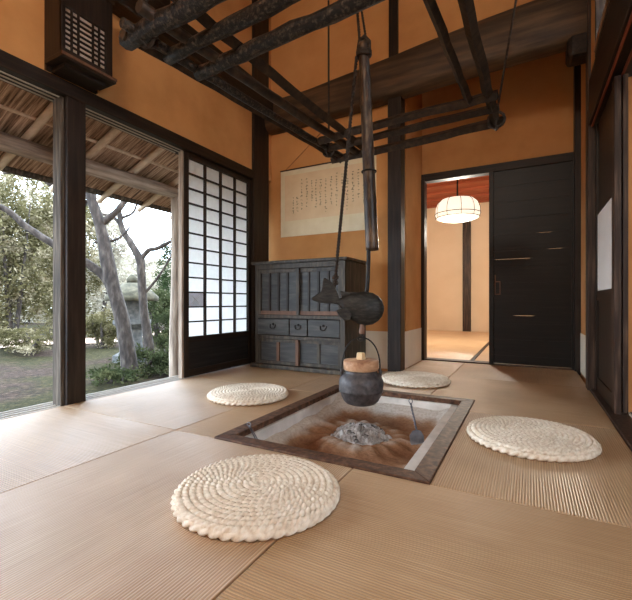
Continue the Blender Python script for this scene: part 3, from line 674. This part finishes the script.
# cross poles
pole('cross_pole', (-1.43,1.045,z+.0), (-.1,.985,z+.02), .036, 'soot', False, .1)
pole('cross_pole', (-1.36,1.19,z-.01), (-.1,1.14,z+.02), .028, 'soot', False, .12)
pole('cross_pole', (-1.33,1.335,z-.01), (-.1,1.27,z+.01), .03, 'soot', False, .1)
pole('cross_pole', (-1.20,2.28,z+.0), (-.14,2.20,z+.0), .027, 'rack_brown')
pole('cross_pole', (-1.24,2.43,z), (-.14,2.345,z), .025, 'rack_brown')
pole('cross_pole', (-1.27,2.62,z-.005), (-.13,2.53,z), .029, 'rack_brown')
for i, (x, y, tx, ty) in enumerate(((-1.215,2.45,-1.22,2.45),(-.165,2.5,.12,2.5),(-1.32,1.06,-1.42,1.06),(-.2,1.05,-.15,1.05))):
    bm = bmesh.new(); tube(bm, [(x,y,z+.02),((x+tx)/2,(y+ty)/2,z+.9),(tx,ty,H)], .0065, 6)
    tube(bm, [Vector((x,y,z))+Vector((.045*math.cos(2*PI*q/12),0,.045*math.sin(2*PI*q/12))) for q in range(13)], .008, 6, cap=False)
    tube(bm, [Vector((x,y,z+.0))+Vector((.0,.045*math.cos(2*PI*q/12),.045*math.sin(2*PI*q/12))) for q in range(13)], .007, 6, cap=False)
    obj('hanging_cord', bm, 'rope', rk)

# ------------------------------------------------------------------ cabinet
cb = thing('kitchen_cabinet', 'old dark wooden cabinet with slatted sliding doors against the back wall', 'cabinet', (-1.78,3.2,0))
cx0, cx1, cy0, cy1 = -2.235, -1.325, 2.97, 3.44
F = cy0
obj('side_panel', B((cx0,cx0+.03,cy0+.02,cy1,.04,.945)), 'cab', cb); obj('side_panel', B((cx1-.03,cx1,cy0+.02,cy1,.04,.945)), 'cab', cb)
obj('back_panel', B((cx0+.03,cx1-.03,cy1-.015,cy1,.04,.945)), 'cab', cb)
obj('top_board', B((cx0-.03,cx1+.03,cy0-.03,cy1,.945,.97)), 'cab', cb, bevel=.004)
obj('front_post', B((cx0,cx0+.035,F,F+.03,.04,.945)), 'cab', cb, bevel=.002); obj('front_post', B((cx1-.045,cx1,F,F+.03,.04,.945)), 'cab', cb, bevel=.002)
for nm, za, zb in (('shelf_rail',.455,.485),('shelf_rail',.27,.30),('top_rail',.90,.945)):
    obj(nm, B((cx0+.035,cx1-.045,F-.002,F+.03,za,zb)), 'cab', cb, bevel=.002)
obj('shelf', B((cx0+.03,cx1-.03,F+.03,cy1-.015,.455,.475)), 'cab', cb); obj('shelf', B((cx0+.03,cx1-.03,F+.03,cy1-.015,.275,.295)), 'cab', cb)
pl = B((cx0-.03,cx1+.03,cy0-.04,cy1,.005,.04))
obj('plinth', pl, 'cab', cb, bevel=.004)
ix0, ix1 = cx0+.035, cx1-.045; mid = (ix0+ix1)/2
def slatted(xa, xb, ya, za, zb, nslat):
    dd = obj('upper_door', B((xa,xa+.028,ya,ya+.02,za,zb),(xb-.028,xb,ya,ya+.02,za,zb),(xa+.028,xb-.028,ya,ya+.02,zb-.035,zb)), 'cab', cb, bevel=.002)
    obj('bottom_rail', B((xa+.028,xb-.028,ya-.001,ya+.02,za,za+.035)), 'cab_red', dd, label='worn reddish bottom rail')
    obj('panel', B((xa+.028,xb-.028,ya+.012,ya+.018,za+.035,zb-.035)), 'cab_panel', dd)
    w = (xb-xa-.056)/nslat
    for k in range(1,nslat):
        x = xa+.028+w*k; obj('slat', B((x-.009,x+.009,ya+.002,ya+.014,za+.035,zb-.035)), 'dark_z', dd)
slatted(ix0, mid+.02, F+.001, .487, .898, 4)
slatted(mid-.02, ix1, F+.022, .487, .898, 4)
def drawer(xa, xb):
    dr = obj('drawer', B((xa,xb,F-.006,F+.3,.305,.45)), 'cab_panel', cb, bevel=.004)
    x = (xa+xb)/2; zc = .385
    bm = bmesh.new(); lathe(bm, (0,0,0), [(0,0),(.012,0),(.010,.006),(0,.008)], 14); bmesh.ops.rotate(bm, verts=bm.verts, cent=(0,0,0), matrix=Matrix.Rotation(PI/2,3,'X')); bmesh.ops.translate(bm, verts=bm.verts, vec=(x,F-.006,zc+.014))
    q = obj('pull_plate', bm, 'black_iron', dr)
    bm = bmesh.new(); tube(bm, smooth_path([(x-.028,F-.008,zc+.014),(x-.026,F-.016,zc-.008),(x-.012,F-.02,zc-.022),(x+.012,F-.02,zc-.022),(x+.026,F-.016,zc-.008),(x+.028,F-.008,zc+.014)],4), .0042, 8)
    obj('pull_ring', bm, 'black_iron', dr)
drawer(ix0, ix0+.335); drawer(ix0+.343, ix0+.52); drawer(ix0+.528, ix1)
def lower(xa, xb, ya, red):
    dd = obj('lower_door', B((xa,xa+.026,ya,ya+.02,.042,.268),(xa+.026,xb-.03,ya,ya+.02,.24,.268),(xa+.026,xb-.03,ya,ya+.02,.042,.07)), 'cab', cb, bevel=.002)
    obj('stile', B((xb-.03,xb,ya-.001,ya+.02,.042,.268)), 'cab_red' if red else 'cab', dd, label='reddish worn stile' if red else None)
    x = (xa+xb)/2; obj('mullion', B((x-.014,x+.014,ya,ya+.018,.07,.24)), 'cab_red' if red else 'cab', dd, label='reddish worn mullion' if red else None)
    obj('panel', B((xa+.026,xb-.03,ya+.01,ya+.017,.07,.24)), 'cab_panel', dd)
lower(ix0, mid+.015, F+.001, True); lower(mid-.015, ix1, F+.022, False)

# ------------------------------------------------------------------ calligraphy sheet
cs = thing('calligraphy_sheet', 'wide mounted sheet of brush calligraphy hanging on the orange back wall', 'scroll', (-1.74,YB-.01,1.25))
sx0, sx1, sz0, sz1 = -2.262, -1.225, 1.27, 1.945
obj('mount', B((sx0,sx1,YB-.008,YB-.002,sz0,sz1)), 'scroll_edge', cs)
obj('paper', B((sx0+.05,sx1-.03,YB-.0095,YB-.008,sz0+.16,sz1-.05)), 'scroll', cs, label='slightly pinkish writing paper')
obj('top_rod', B((sx0-.004,sx1+.004,YB-.014,YB-.001,sz1,sz1+.012)), 'brown_z', cs)
bm = bmesh.new(); rnd = random.Random(3)
def stroke(x, z, dx, dz, w):
    a = Vector((x,YB-.0102,z)); b = a+Vector((dx,0,dz)); bar(bm, a, b, .0006, w, (1,0,0) if abs(dz)>abs(dx) else (0,0,1))
colx = sx1-.07
while colx > sx0+.13:
    zz = sz1-.09-rnd.uniform(0,.05); end = sz0+.2+rnd.uniform(0,.13)
    if colx < sx0+.2: zz -= .18
    while zz > end:
        s = rnd.uniform(.009,.02)*(1.15 if rnd.random()<.2 else 1)
        for q in range(rnd.randint(2,4)):
            if rnd.random() < .5: stroke(colx+rnd.uniform(-.5,.2)*s, zz-rnd.uniform(0,1)*s, s*rnd.uniform(.4,.9), rnd.uniform(-.25,.15)*s, rnd.uniform(.002,.0042))
            else: stroke(colx+rnd.uniform(-.4,.4)*s, zz-rnd.uniform(0,.4)*s, rnd.uniform(-.3,.3)*s, -s*rnd.uniform(.5,1), rnd.uniform(.002,.0042))
        zz -= s+rnd.uniform(.006,.022)
    colx -= rnd.uniform(.045,.06)
obj('brush_writing', bm, 'ink', cs, label='columns of small dark brush characters')
bm = bmesh.new(); apex = ((sx0+sx1)/2, YB-.006, 2.30)
tube(bm, [(sx0+.06,YB-.006,sz1+.012), apex], .003, 6); tube(bm, [apex, (sx1-.06,YB-.006,sz1+.012)], .003, 6)
obj('hanging_cord', bm, 'string', cs)

# ------------------------------------------------------------------ round straw cushions
def make_cushion():
    bm = bmesh.new()
    def coil(pts, r, twist):
        n = len(pts); seg = 10; rings = []; s = 0
        for i, p in enumerate(pts):
            if i: s += (pts[i]-pts[i-1]).length
            t = (pts[min(i+1,n-1)]-pts[max(i-1,0)]).normalized(); side = t.cross(Vector((0,0,1))).normalized()
            ring = []
            for k in range(seg):
                a = 2*PI*k/seg; rr = r*(.42+.64*abs(math.cos(a - s*twist))**.75)
                ring.append(bm.verts.new(p + side*math.cos(a)*rr + Vector((0,0,1))*math.sin(a)*rr))
            rings.append(ring)
        for A, Bq in zip(rings, rings[1:]):
            for k in range(seg):
                f = bm.faces.new((A[k],A[(k+1)%seg],Bq[(k+1)%seg],Bq[k])); f.smooth = True
        bm.faces.new(rings[0]); bm.faces.new(rings[-1])
    # top spiral
    pitch = .0195; R = .256; pts = []; th = 0
    while True:
        r = .008 + pitch*th/(2*PI)
        if r > R-.014: break
        zz = .027 + .006*(1-(r/R)**2) - .008*max(0,(r-R+.05)/.05)**2
        pts.append(Vector((r*math.cos(th), r*math.sin(th), zz)))
        th += .0030/max(r,.02)
    coil(pts, .0118, 150)
    # thick rim rope and filler underneath
    for rr, zz, q in ((R-.014,.0145,.0135),(R-.04,.013,.0125)):
        n = int(2*PI*rr/.004); coil([Vector((rr*math.cos(2*PI*i/n), rr*math.sin(2*PI*i/n), zz)) for i in range(n+1)], q, 95)
    lathe(bm, (0,0,0), [(0,.004),(R-.04,.004),(R-.035,.020),(0,.026)], 40)
    return bm
cu = obj('straw_cushion', make_cushion(), 'straw', None)
spots = [((-.742,1.0), .4, 'large round braided straw cushion nearest the viewer, in front of the hearth'),
         ((-1.575,2.02), 1.9, 'round braided straw cushion left of the hearth near the paper screen'),
         ((.003,1.955), 3.0, 'round braided straw cushion right of the hearth'),
         ((-.755,2.99), 4.2, 'round braided straw cushion behind the hearth and kettle near the pillar')]
for i, ((x, y), rz, lab) in enumerate(spots):
    o = cu if i == 0 else cu.copy()
    if i: C.objects.link(o)
    o.location = (x, y, .001); o.rotation_euler = (0,0,rz); tag(o, lab, 'cushion', 'round straw cushions round the hearth')

# ------------------------------------------------------------------ lamp in the far room
lp = thing('pendant_lamp', 'glowing white round paper pendant lamp in the far room', 'lamp', (-.91,6.0,1.75))
LC = Vector((-.905,6.0,0))
bm = bmesh.new(); lathe(bm, LC, [(0,2.1),(.14,2.095),(.22,2.075),(.27,2.03),(.30,1.95),(.305,1.86),(.285,1.81),(.2,1.785),(0,1.775)], 40); obj('lamp_shade', bm, 'lamp', lp)
bm = bmesh.new()
for k in range(10):
    a = 2*PI*k/10; tube(bm, [LC+Vector((r*math.cos(a), r*math.sin(a), zz)) for r, zz in ((.145,2.1),(.225,2.078),(.275,2.03),(.305,1.95),(.31,1.86),(.29,1.805))], .0035, 6)
for r, zz in ((.312,1.87),(.30,1.815)): tube(bm, [LC+Vector((r*math.cos(2*PI*i/40), r*math.sin(2*PI*i/40), zz)) for i in range(41)], .005, 6, cap=False)
obj('ribs', bm, 'bamboo', lp)
bm = bmesh.new(); tube(bm, [LC+Vector((0,0,2.1)), LC+Vector((0,0,2.66))], .012, 8); tube(bm, [LC+Vector((-.06,0,2.60)), LC+Vector((-.05,0,2.42)), LC+Vector((0,0,2.36))], .008, 6); obj('hanging_chain', bm, 'black_iron', lp)

# ------------------------------------------------------------------ eaves outside the left wall
ev = thing('eaves_roof', 'thatched eaves with pale rafters outside the garden openings', 'eaves', (-2.9,1.2,1.6), kind='structure')
def ez(x): return 1.91+.4*(x+2.6)
def slab(xa, xb, y0, y1, t0, t1):
    bm = bmesh.new()
    vs = [bm.verts.new((x,y,ez(x)+t)) for t in (t0,t1) for y in (y0,y1) for x in (xa,xb)]
    for f in ((0,2,3,1),(4,5,7,6),(0,1,5,4),(2,6,7,3),(0,4,6,2),(1,3,7,5)): bm.faces.new([vs[i] for i in f])
    return bm
obj('thatch', slab(-3.47,-2.4,-1.5,4.6,.035,.32), 'thatch', ev)
for y in (-.65,-.22,.19,.61,1.03,1.45,1.88,2.29,2.71,3.13,3.55):
    bm = bmesh.new(); tube(bm, [(-3.52,y,ez(-3.52)),(-3.0,y+random.uniform(-.012,.012),ez(-3.0)),(-2.42,y,ez(-2.42))], .026, 8, jitter=.05); obj('rafter', bm, 'rafter', ev)
for x, m, r in ((-2.9,'rafter',.014),(-2.66,'thatch',.012),(-3.2,'rafter',.014),(-3.45,'weathered',.03)):
    bm = bmesh.new(); tube(bm, [(x,-1.5+i*.5,ez(x)+.03+random.uniform(-.004,.004)) for i in range(13)], r, 8); obj('batten', bm, m, ev)
bm = bmesh.new(); tube(bm, smooth_path([(-3.02,-1.5,1.62),(-3.02,-.2,1.635),(-3.02,1.3,1.645),(-3.02,2.9,1.66)],6), lerp_list([.055,.058,.06,.056],6), 14, jitter=.02)
tag(obj('eave_log', bm, 'log', None, (-3.02,1,1.6)), 'pale barked log carrying the eaves outside', 'log', None, 'structure')
bm = bmesh.new(); tube(bm, smooth_path([(-3.02,2.745,-.5),(-3.03,2.74,.2),(-3.005,2.735,.7),(-3.02,2.75,1.2),(-3.02,2.745,1.62)],6), lerp_list([.06,.052,.05,.047,.047],6), 14, jitter=.03)
tag(obj('eave_post', bm, 'log_z', None, (-3.02,2.745,-.5)), 'pale natural log post holding up the eaves outside', 'post', None, 'structure')

# ------------------------------------------------------------------ garden
bm = bmesh.new(); GN = 70
gx = [-40+ (40+9)*(i/GN) for i in range(GN+1)]; gy = [-16+56*(j/GN) for j in range(GN+1)]
gx += []
def gz(x, y):
    z = -.5 + .03*math.sin(x*1.3+y*.7)+.03*math.sin(y*1.9-x*.4)
    if x < -9: z += .12*min(1,(-9-x)/3)
    return z
gr = [[bm.verts.new((x,y,gz(x,y) if x < -3.6 else -.5)) for x in gx] for y in gy]
for j in range(GN):
    for i in range(GN):
        f = bm.faces.new((gr[j][i],gr[j][i+1],gr[j+1][i+1],gr[j+1][i])); f.smooth = True
struct('ground', bm, 'ground', 'mossy garden ground with leaf litter outside', 'ground')
bm = bmesh.new(); pth = smooth_path([(-11.2,1,0),(-10.6,4.5,0),(-10.4,7,0),(-11.4,13,0)],8)
L = [bm.verts.new((p.x-.6,p.y,gz(p.x-.6,p.y)+.03)) for p in pth]; R_ = [bm.verts.new((p.x+.4,p.y,gz(p.x+.4,p.y)+.03)) for p in pth]
for k in range(len(pth)-1): bm.faces.new((L[k],L[k+1],R_[k+1],R_[k]))
struct('sunlit_strip', bm, 'sun_strip', 'pale strip of painted sunlight across the back of the garden', 'sun_strip')  # added strip standing in for a sunlit band of ground

def leaves_mesh(name, center, rad, n, size, m, parent, seed=1):
    rn = random.Random(seed); vs = []; fs = []
    cx, cy, cz = center
    clumps = []
    for _ in range(max(14, n//110)):
        u = rn.uniform(-1,1); a = rn.uniform(0,2*PI); s = math.sqrt(1-u*u); q = rn.random()**.38
        clumps.append((cx+rad[0]*s*math.cos(a)*q*.92, cy+rad[1]*s*math.sin(a)*q*.92, cz+rad[2]*u*q*.92))
    sp = 1.15/len(clumps)**(1/3)
    for _ in range(n):
        c = rn.choice(clumps)
        p = Vector((c[0]+rn.gauss(0,sp*rad[0]*.36), c[1]+rn.gauss(0,sp*rad[1]*.36), c[2]+rn.gauss(0,sp*rad[2]*.30)))
        if p.z < gz(p.x,p.y)+.02: continue
        d = Vector((rn.gauss(0,1),rn.gauss(0,1),rn.gauss(0,.7))).normalized(); s = d.cross(Vector((rn.gauss(0,1),rn.gauss(0,1),rn.gauss(0,1)))).normalized()
        L = size*rn.uniform(.6,1.3); W = L*.42; i = len(vs)
        vs += [p, p+d*L*.5+s*W*.5, p+d*L, p+d*L*.5-s*W*.5]; fs.append((i,i+1,i+2,i+3))
    org = base_of(parent) if parent else Vector((0,0,0))
    me = bpy.data.meshes.new(name); me.from_pydata([v-org for v in vs], [], fs); me.materials.append(M[m])
    o = bpy.data.objects.new(name, me); C.objects.link(o)
    if parent: o.parent = parent
    return o
def branch(bm, pts, rads, k=5, seg=10):
    tube(bm, smooth_path(pts,k), lerp_list(rads,k), seg, jitter=.05)
# the two twisted bare trees
t1 = thing('garden_tree', 'thick twisted bare tree leaning beside the dark post outside', 'tree', (-4.97,3.69,-.5))
bm = bmesh.new(); branch(bm, [(-4.95,3.70,-.55),(-4.99,3.68,-.2),(-5.07,3.64,.35),(-5.18,3.57,.85),(-5.24,3.54,1.15),(-5.32,3.50,1.6),(-5.45,3.43,2.1),(-5.6,3.36,2.8)], [0.126, 0.107, 0.096, 0.092, 0.096, 0.074, 0.070, 0.052]); obj('trunk', bm, 'bark', t1)
bm = bmesh.new(); branch(bm, [(-5.15,3.58,.75),(-5.32,3.50,1.0),(-5.5,3.3,1.2),(-5.75,3.04,1.42),(-5.95,2.84,1.62),(-6.1,2.64,1.84),(-6.4,2.2,2.0)], [0.074, 0.063, 0.056, 0.048, 0.044, 0.037, 0.026]); obj('branch', bm, 'bark', t1)
bm = bmesh.new(); branch(bm, [(-5.35,3.49,1.7),(-5.2,3.6,1.85),(-5.1,3.7,2.05),(-5.08,3.75,2.25)], [0.056, 0.044, 0.041, 0.030]); obj('branch', bm, 'bark', t1)
bm = bmesh.new(); branch(bm, [(-5.5,3.4,2.0),(-5.7,3.2,2.1),(-5.9,2.9,2.35),(-6.1,2.65,2.3)], [0.044, 0.037, 0.030, 0.015]); branch(bm, [(-5.4,3.45,1.45),(-5.2,3.65,1.5),(-5.1,3.8,1.7)], [0.022, 0.018, 0.011]); obj('branch', bm, 'bark', t1)
t2 = thing('garden_tree', 'slimmer forked bare tree in front of the stone lantern', 'tree', (-5.56,4.51,-.5))
bm = bmesh.new(); branch(bm, [(-5.54,4.52,-.55),(-5.58,4.50,-.1),(-5.66,4.46,.5),(-5.69,4.44,1.1),(-5.71,4.43,1.3),(-5.85,4.35,1.6),(-5.97,4.28,1.84),(-6.0,4.25,2.2)], [0.085, 0.075, 0.068, 0.068, 0.068, 0.051, 0.044, 0.034]); obj('trunk', bm, 'bark', t2)
bm = bmesh.new(); branch(bm, [(-5.71,4.43,1.28),(-5.6,4.5,1.46),(-5.45,4.57,1.5),(-5.25,4.68,1.62)], [0.041, 0.037, 0.034, 0.024]); obj('branch', bm, 'bark', t2)
bm = bmesh.new(); branch(bm, [(-5.95,4.3,1.8),(-6.05,4.2,2.0),(-6.2,4.05,2.05)], [0.034, 0.027, 0.014]); branch(bm, [(-5.98,4.27,2.0),(-5.85,4.4,2.1),(-5.8,4.45,2.3)], [0.027, 0.020, 0.014]); branch(bm, [(-5.68,4.45,.7),(-5.5,4.6,1.0),(-5.3,4.7,1.35),(-5.2,4.75,1.6)], [0.024, 0.020, 0.017, 0.014]); obj('branch', bm, 'bark', t2)
# stone lantern
sl = thing('stone_lantern', 'grey stone garden lantern with mossy cap behind the bare trees', 'stone lantern', (-6.53,4.9,-.5))
LCx = Vector((-6.53,4.9,0))
bm = bmesh.new(); lathe(bm, LCx, [(0,-.55),(.34,-.55),(.33,-.38),(.22,-.32),(0,-.32)], 6, False); obj('base', bm, 'stone', sl)
bm = bmesh.new(); lathe(bm, LCx, [(0,-.33),(.2,-.33),(.17,-.15),(.18,.05),(.2,.12),(0,.12)], 20); obj('shaft', bm, 'stone', sl)
bm = bmesh.new(); lathe(bm, LCx, [(0,.1),(.22,.1),(.33,.2),(.33,.27),(0,.27)], 6, False); obj('platform', bm, 'stone', sl)
bm = bmesh.new(); lathe(bm, LCx, [(0,.26),(.25,.26),(.25,.66),(0,.66)], 6, False); obj('light_box', bm, 'stone', sl)
bm = bmesh.new(); lathe(bm, LCx, [(0,.62),(.46,.62),(.47,.70),(.34,.82),(.16,.95),(0,.98)], 18); obj('cap', bm, 'stone_moss', sl, label='broad mossy cap stone')
bm = bmesh.new(); lathe(bm, LCx, [(0,.95),(.09,.96),(.1,1.03),(.05,1.1),(0,1.12)], 14); obj('finial', bm, 'stone_moss', sl)
# shrubs and background trees
def shrub(name, label, cat, c, rad, n, size, m, seed, group=None, stem=True):
    t = thing(name, label, cat, (c[0],c[1],gz(c[0],c[1])), group)
    leaves_mesh('foliage', c, rad, n, size, m, t, seed=seed)
    if stem:
        rn = random.Random(seed)
        for k in range(3):
            bm = bmesh.new(); a = rn.uniform(0,2*PI); g = gz(c[0],c[1])
            tube(bm, smooth_path([(c[0]+.1*math.cos(a),c[1]+.1*math.sin(a),g-.05),(c[0]+.25*rad[0]*math.cos(a),c[1]+.25*rad[1]*math.sin(a),(g+c[2])/2),(c[0]+.5*rad[0]*math.cos(a),c[1]+.5*rad[1]*math.sin(a),c[2]+rad[2]*.4)],4), lerp_list([.04+rad[0]*.02,.03+rad[0]*.015,.012],4), 7)
            obj('stem', bm, 'bark', t)
    return t
G = 'low shrubs by the stone lantern'
shrub('low_shrub', 'low dark green shrub at the foot of the eave post', 'shrub', (-4.65,4.3,-.22), (.5,.45,.28), 5000, .05, 'leaf_shrub', 11, G)
shrub('low_shrub', 'clipped rounded shrub right of the slim bare tree', 'shrub', (-5.5,5.2,-.1), (.55,.5,.4), 5000, .05, 'leaf_shrub', 12, G)
shrub('low_shrub', 'small leafy shrub at the foot of the thick leaning tree', 'shrub', (-4.75,3.35,-.38), (.38,.4,.14), 1300, .06, 'leaf_shrub', 13, G)
shrub('low_shrub', 'thin low shrub between the two bare trees', 'shrub', (-5.1,3.95,-.3), (.45,.4,.22), 1400, .06, 'leaf_shrub', 14, G)
G = 'trees at the back of the garden'
data = [((-12.2,5.5,2.1),(1.3,1.3,2.7),15000,.12,'leaf_olive','olive green bushy tree nearest the left edge of the garden'),
        ((-14.2,7.9,2.2),(1.35,1.35,2.9),15000,.12,'leaf_olive','olive green bushy tree seen just left of the dark post'),
        ((-20.6,9.9,3.4),(2.3,2.3,4.6),18000,.17,'leaf_pale','washed-out pale tree behind the two olive trees'),
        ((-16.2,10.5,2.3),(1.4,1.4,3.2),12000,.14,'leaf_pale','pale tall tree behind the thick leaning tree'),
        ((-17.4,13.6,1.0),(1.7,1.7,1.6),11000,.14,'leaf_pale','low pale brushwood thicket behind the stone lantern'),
        ((-10.2,9.5,1.35),(.85,.85,1.8),11000,.09,'leaf_dark','dark evergreen tree seen beside the eave post'),
        ((-9.0,5.95,.0),(.55,.55,.5),5000,.07,'leaf_olive','rounded olive bush left of the stone lantern'),
        ((-12.0,2.6,1.8),(1.1,1.1,2.2),7000,.12,'leaf_olive','olive tree mostly beyond the left edge of the view'),
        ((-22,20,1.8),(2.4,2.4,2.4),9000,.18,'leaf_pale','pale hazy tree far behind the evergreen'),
        ((-9.4,4.5,-.2),(.7,.6,.28),4000,.06,'leaf_olive','low yellow-green bush at the left before the sunlit strip'),
        ((-8.4,7.2,.2),(.7,.7,.75),8000,.07,'leaf_shrub','dense green bush right behind the stone lantern')]
for i, (c, r, n, s, m, lab) in enumerate(data):
    shrub('background_tree' if r[2] > 1 else 'background_bush', lab, 'tree' if r[2] > 1 else 'bush', c, r, n, s, m, 40+i, G)

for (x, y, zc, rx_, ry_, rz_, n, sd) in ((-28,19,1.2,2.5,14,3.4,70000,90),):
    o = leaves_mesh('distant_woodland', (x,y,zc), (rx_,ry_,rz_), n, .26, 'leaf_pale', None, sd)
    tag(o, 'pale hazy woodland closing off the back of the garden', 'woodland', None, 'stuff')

# ------------------------------------------------------------------ light
w = bpy.data.worlds.new('sky'); bpy.context.scene.world = w; w.use_nodes = True; nt = w.node_tree
bg = nt.nodes['Background']
tc = node(nt, 'ShaderNodeTexCoord'); sp = node(nt, 'ShaderNodeSeparateXYZ'); nt.links.new(tc.outputs['Generated'], sp.inputs[0])
col = ramp(nt, sp.outputs['Z'], [(.0, (.74,.87,1.0)), (.5, (.66,.81,1.0))])
nt.links.new(col, bg.inputs['Color']); bg.inputs['Strength'].default_value = 8.0
def light(name, kind, loc, energy, color, **kw):
    l = bpy.data.lights.new(name, kind); l.energy = energy; l.color = color
    for k, v in kw.items(): setattr(l, k, v)
    o = bpy.data.objects.new(name, l); C.objects.link(o); o.location = loc; return o
sun = light('sun', 'SUN', (-10,5,12), 2.0, (1,.93,.82), angle=math.radians(3))
sun.rotation_euler = Vector((-.45,.62,.95)).to_track_quat('Z','Y').to_euler()
light('lamp_bulb', 'POINT', (-.905,6.0,1.62), 80, (1,.93,.80), shadow_soft_size=.15)
light('room_fill', 'POINT', (-.4,-1.0,2.9), 70, (1,.93,.82), shadow_soft_size=.25)  # unseen fill light added to brighten the hearth room
light('passage_fill', 'POINT', (1.7,-.4,1.8), 12, (1,.90,.76), shadow_soft_size=.2)  # added fill for the passage, no fixture behind it

# ------------------------------------------------------------------ camera
cam = bpy.data.cameras.new('camera'); co = bpy.data.objects.new('camera', cam); C.objects.link(co)
co.location = (0,0,.6); co.rotation_euler = (PI/2,0,.49278)
cam.sensor_fit = 'HORIZONTAL'; cam.sensor_width = 36; cam.lens = 395.94/632*36; cam.shift_y = 2.145/632
cam.clip_start = .01; cam.clip_end = 300
sc_ = bpy.context.scene; sc_.camera = co
sc_.view_settings.view_transform = 'Standard'; sc_.view_settings.look = 'None'; sc_.view_settings.gamma = 1; sc_.view_settings.use_curve_mapping = False
sc_.view_settings.exposure = .62
sc_.cycles.max_bounces = 10; sc_.cycles.diffuse_bounces = 6; sc_.cycles.sample_clamp_indirect = 6
sc_.cycles.use_denoising = True
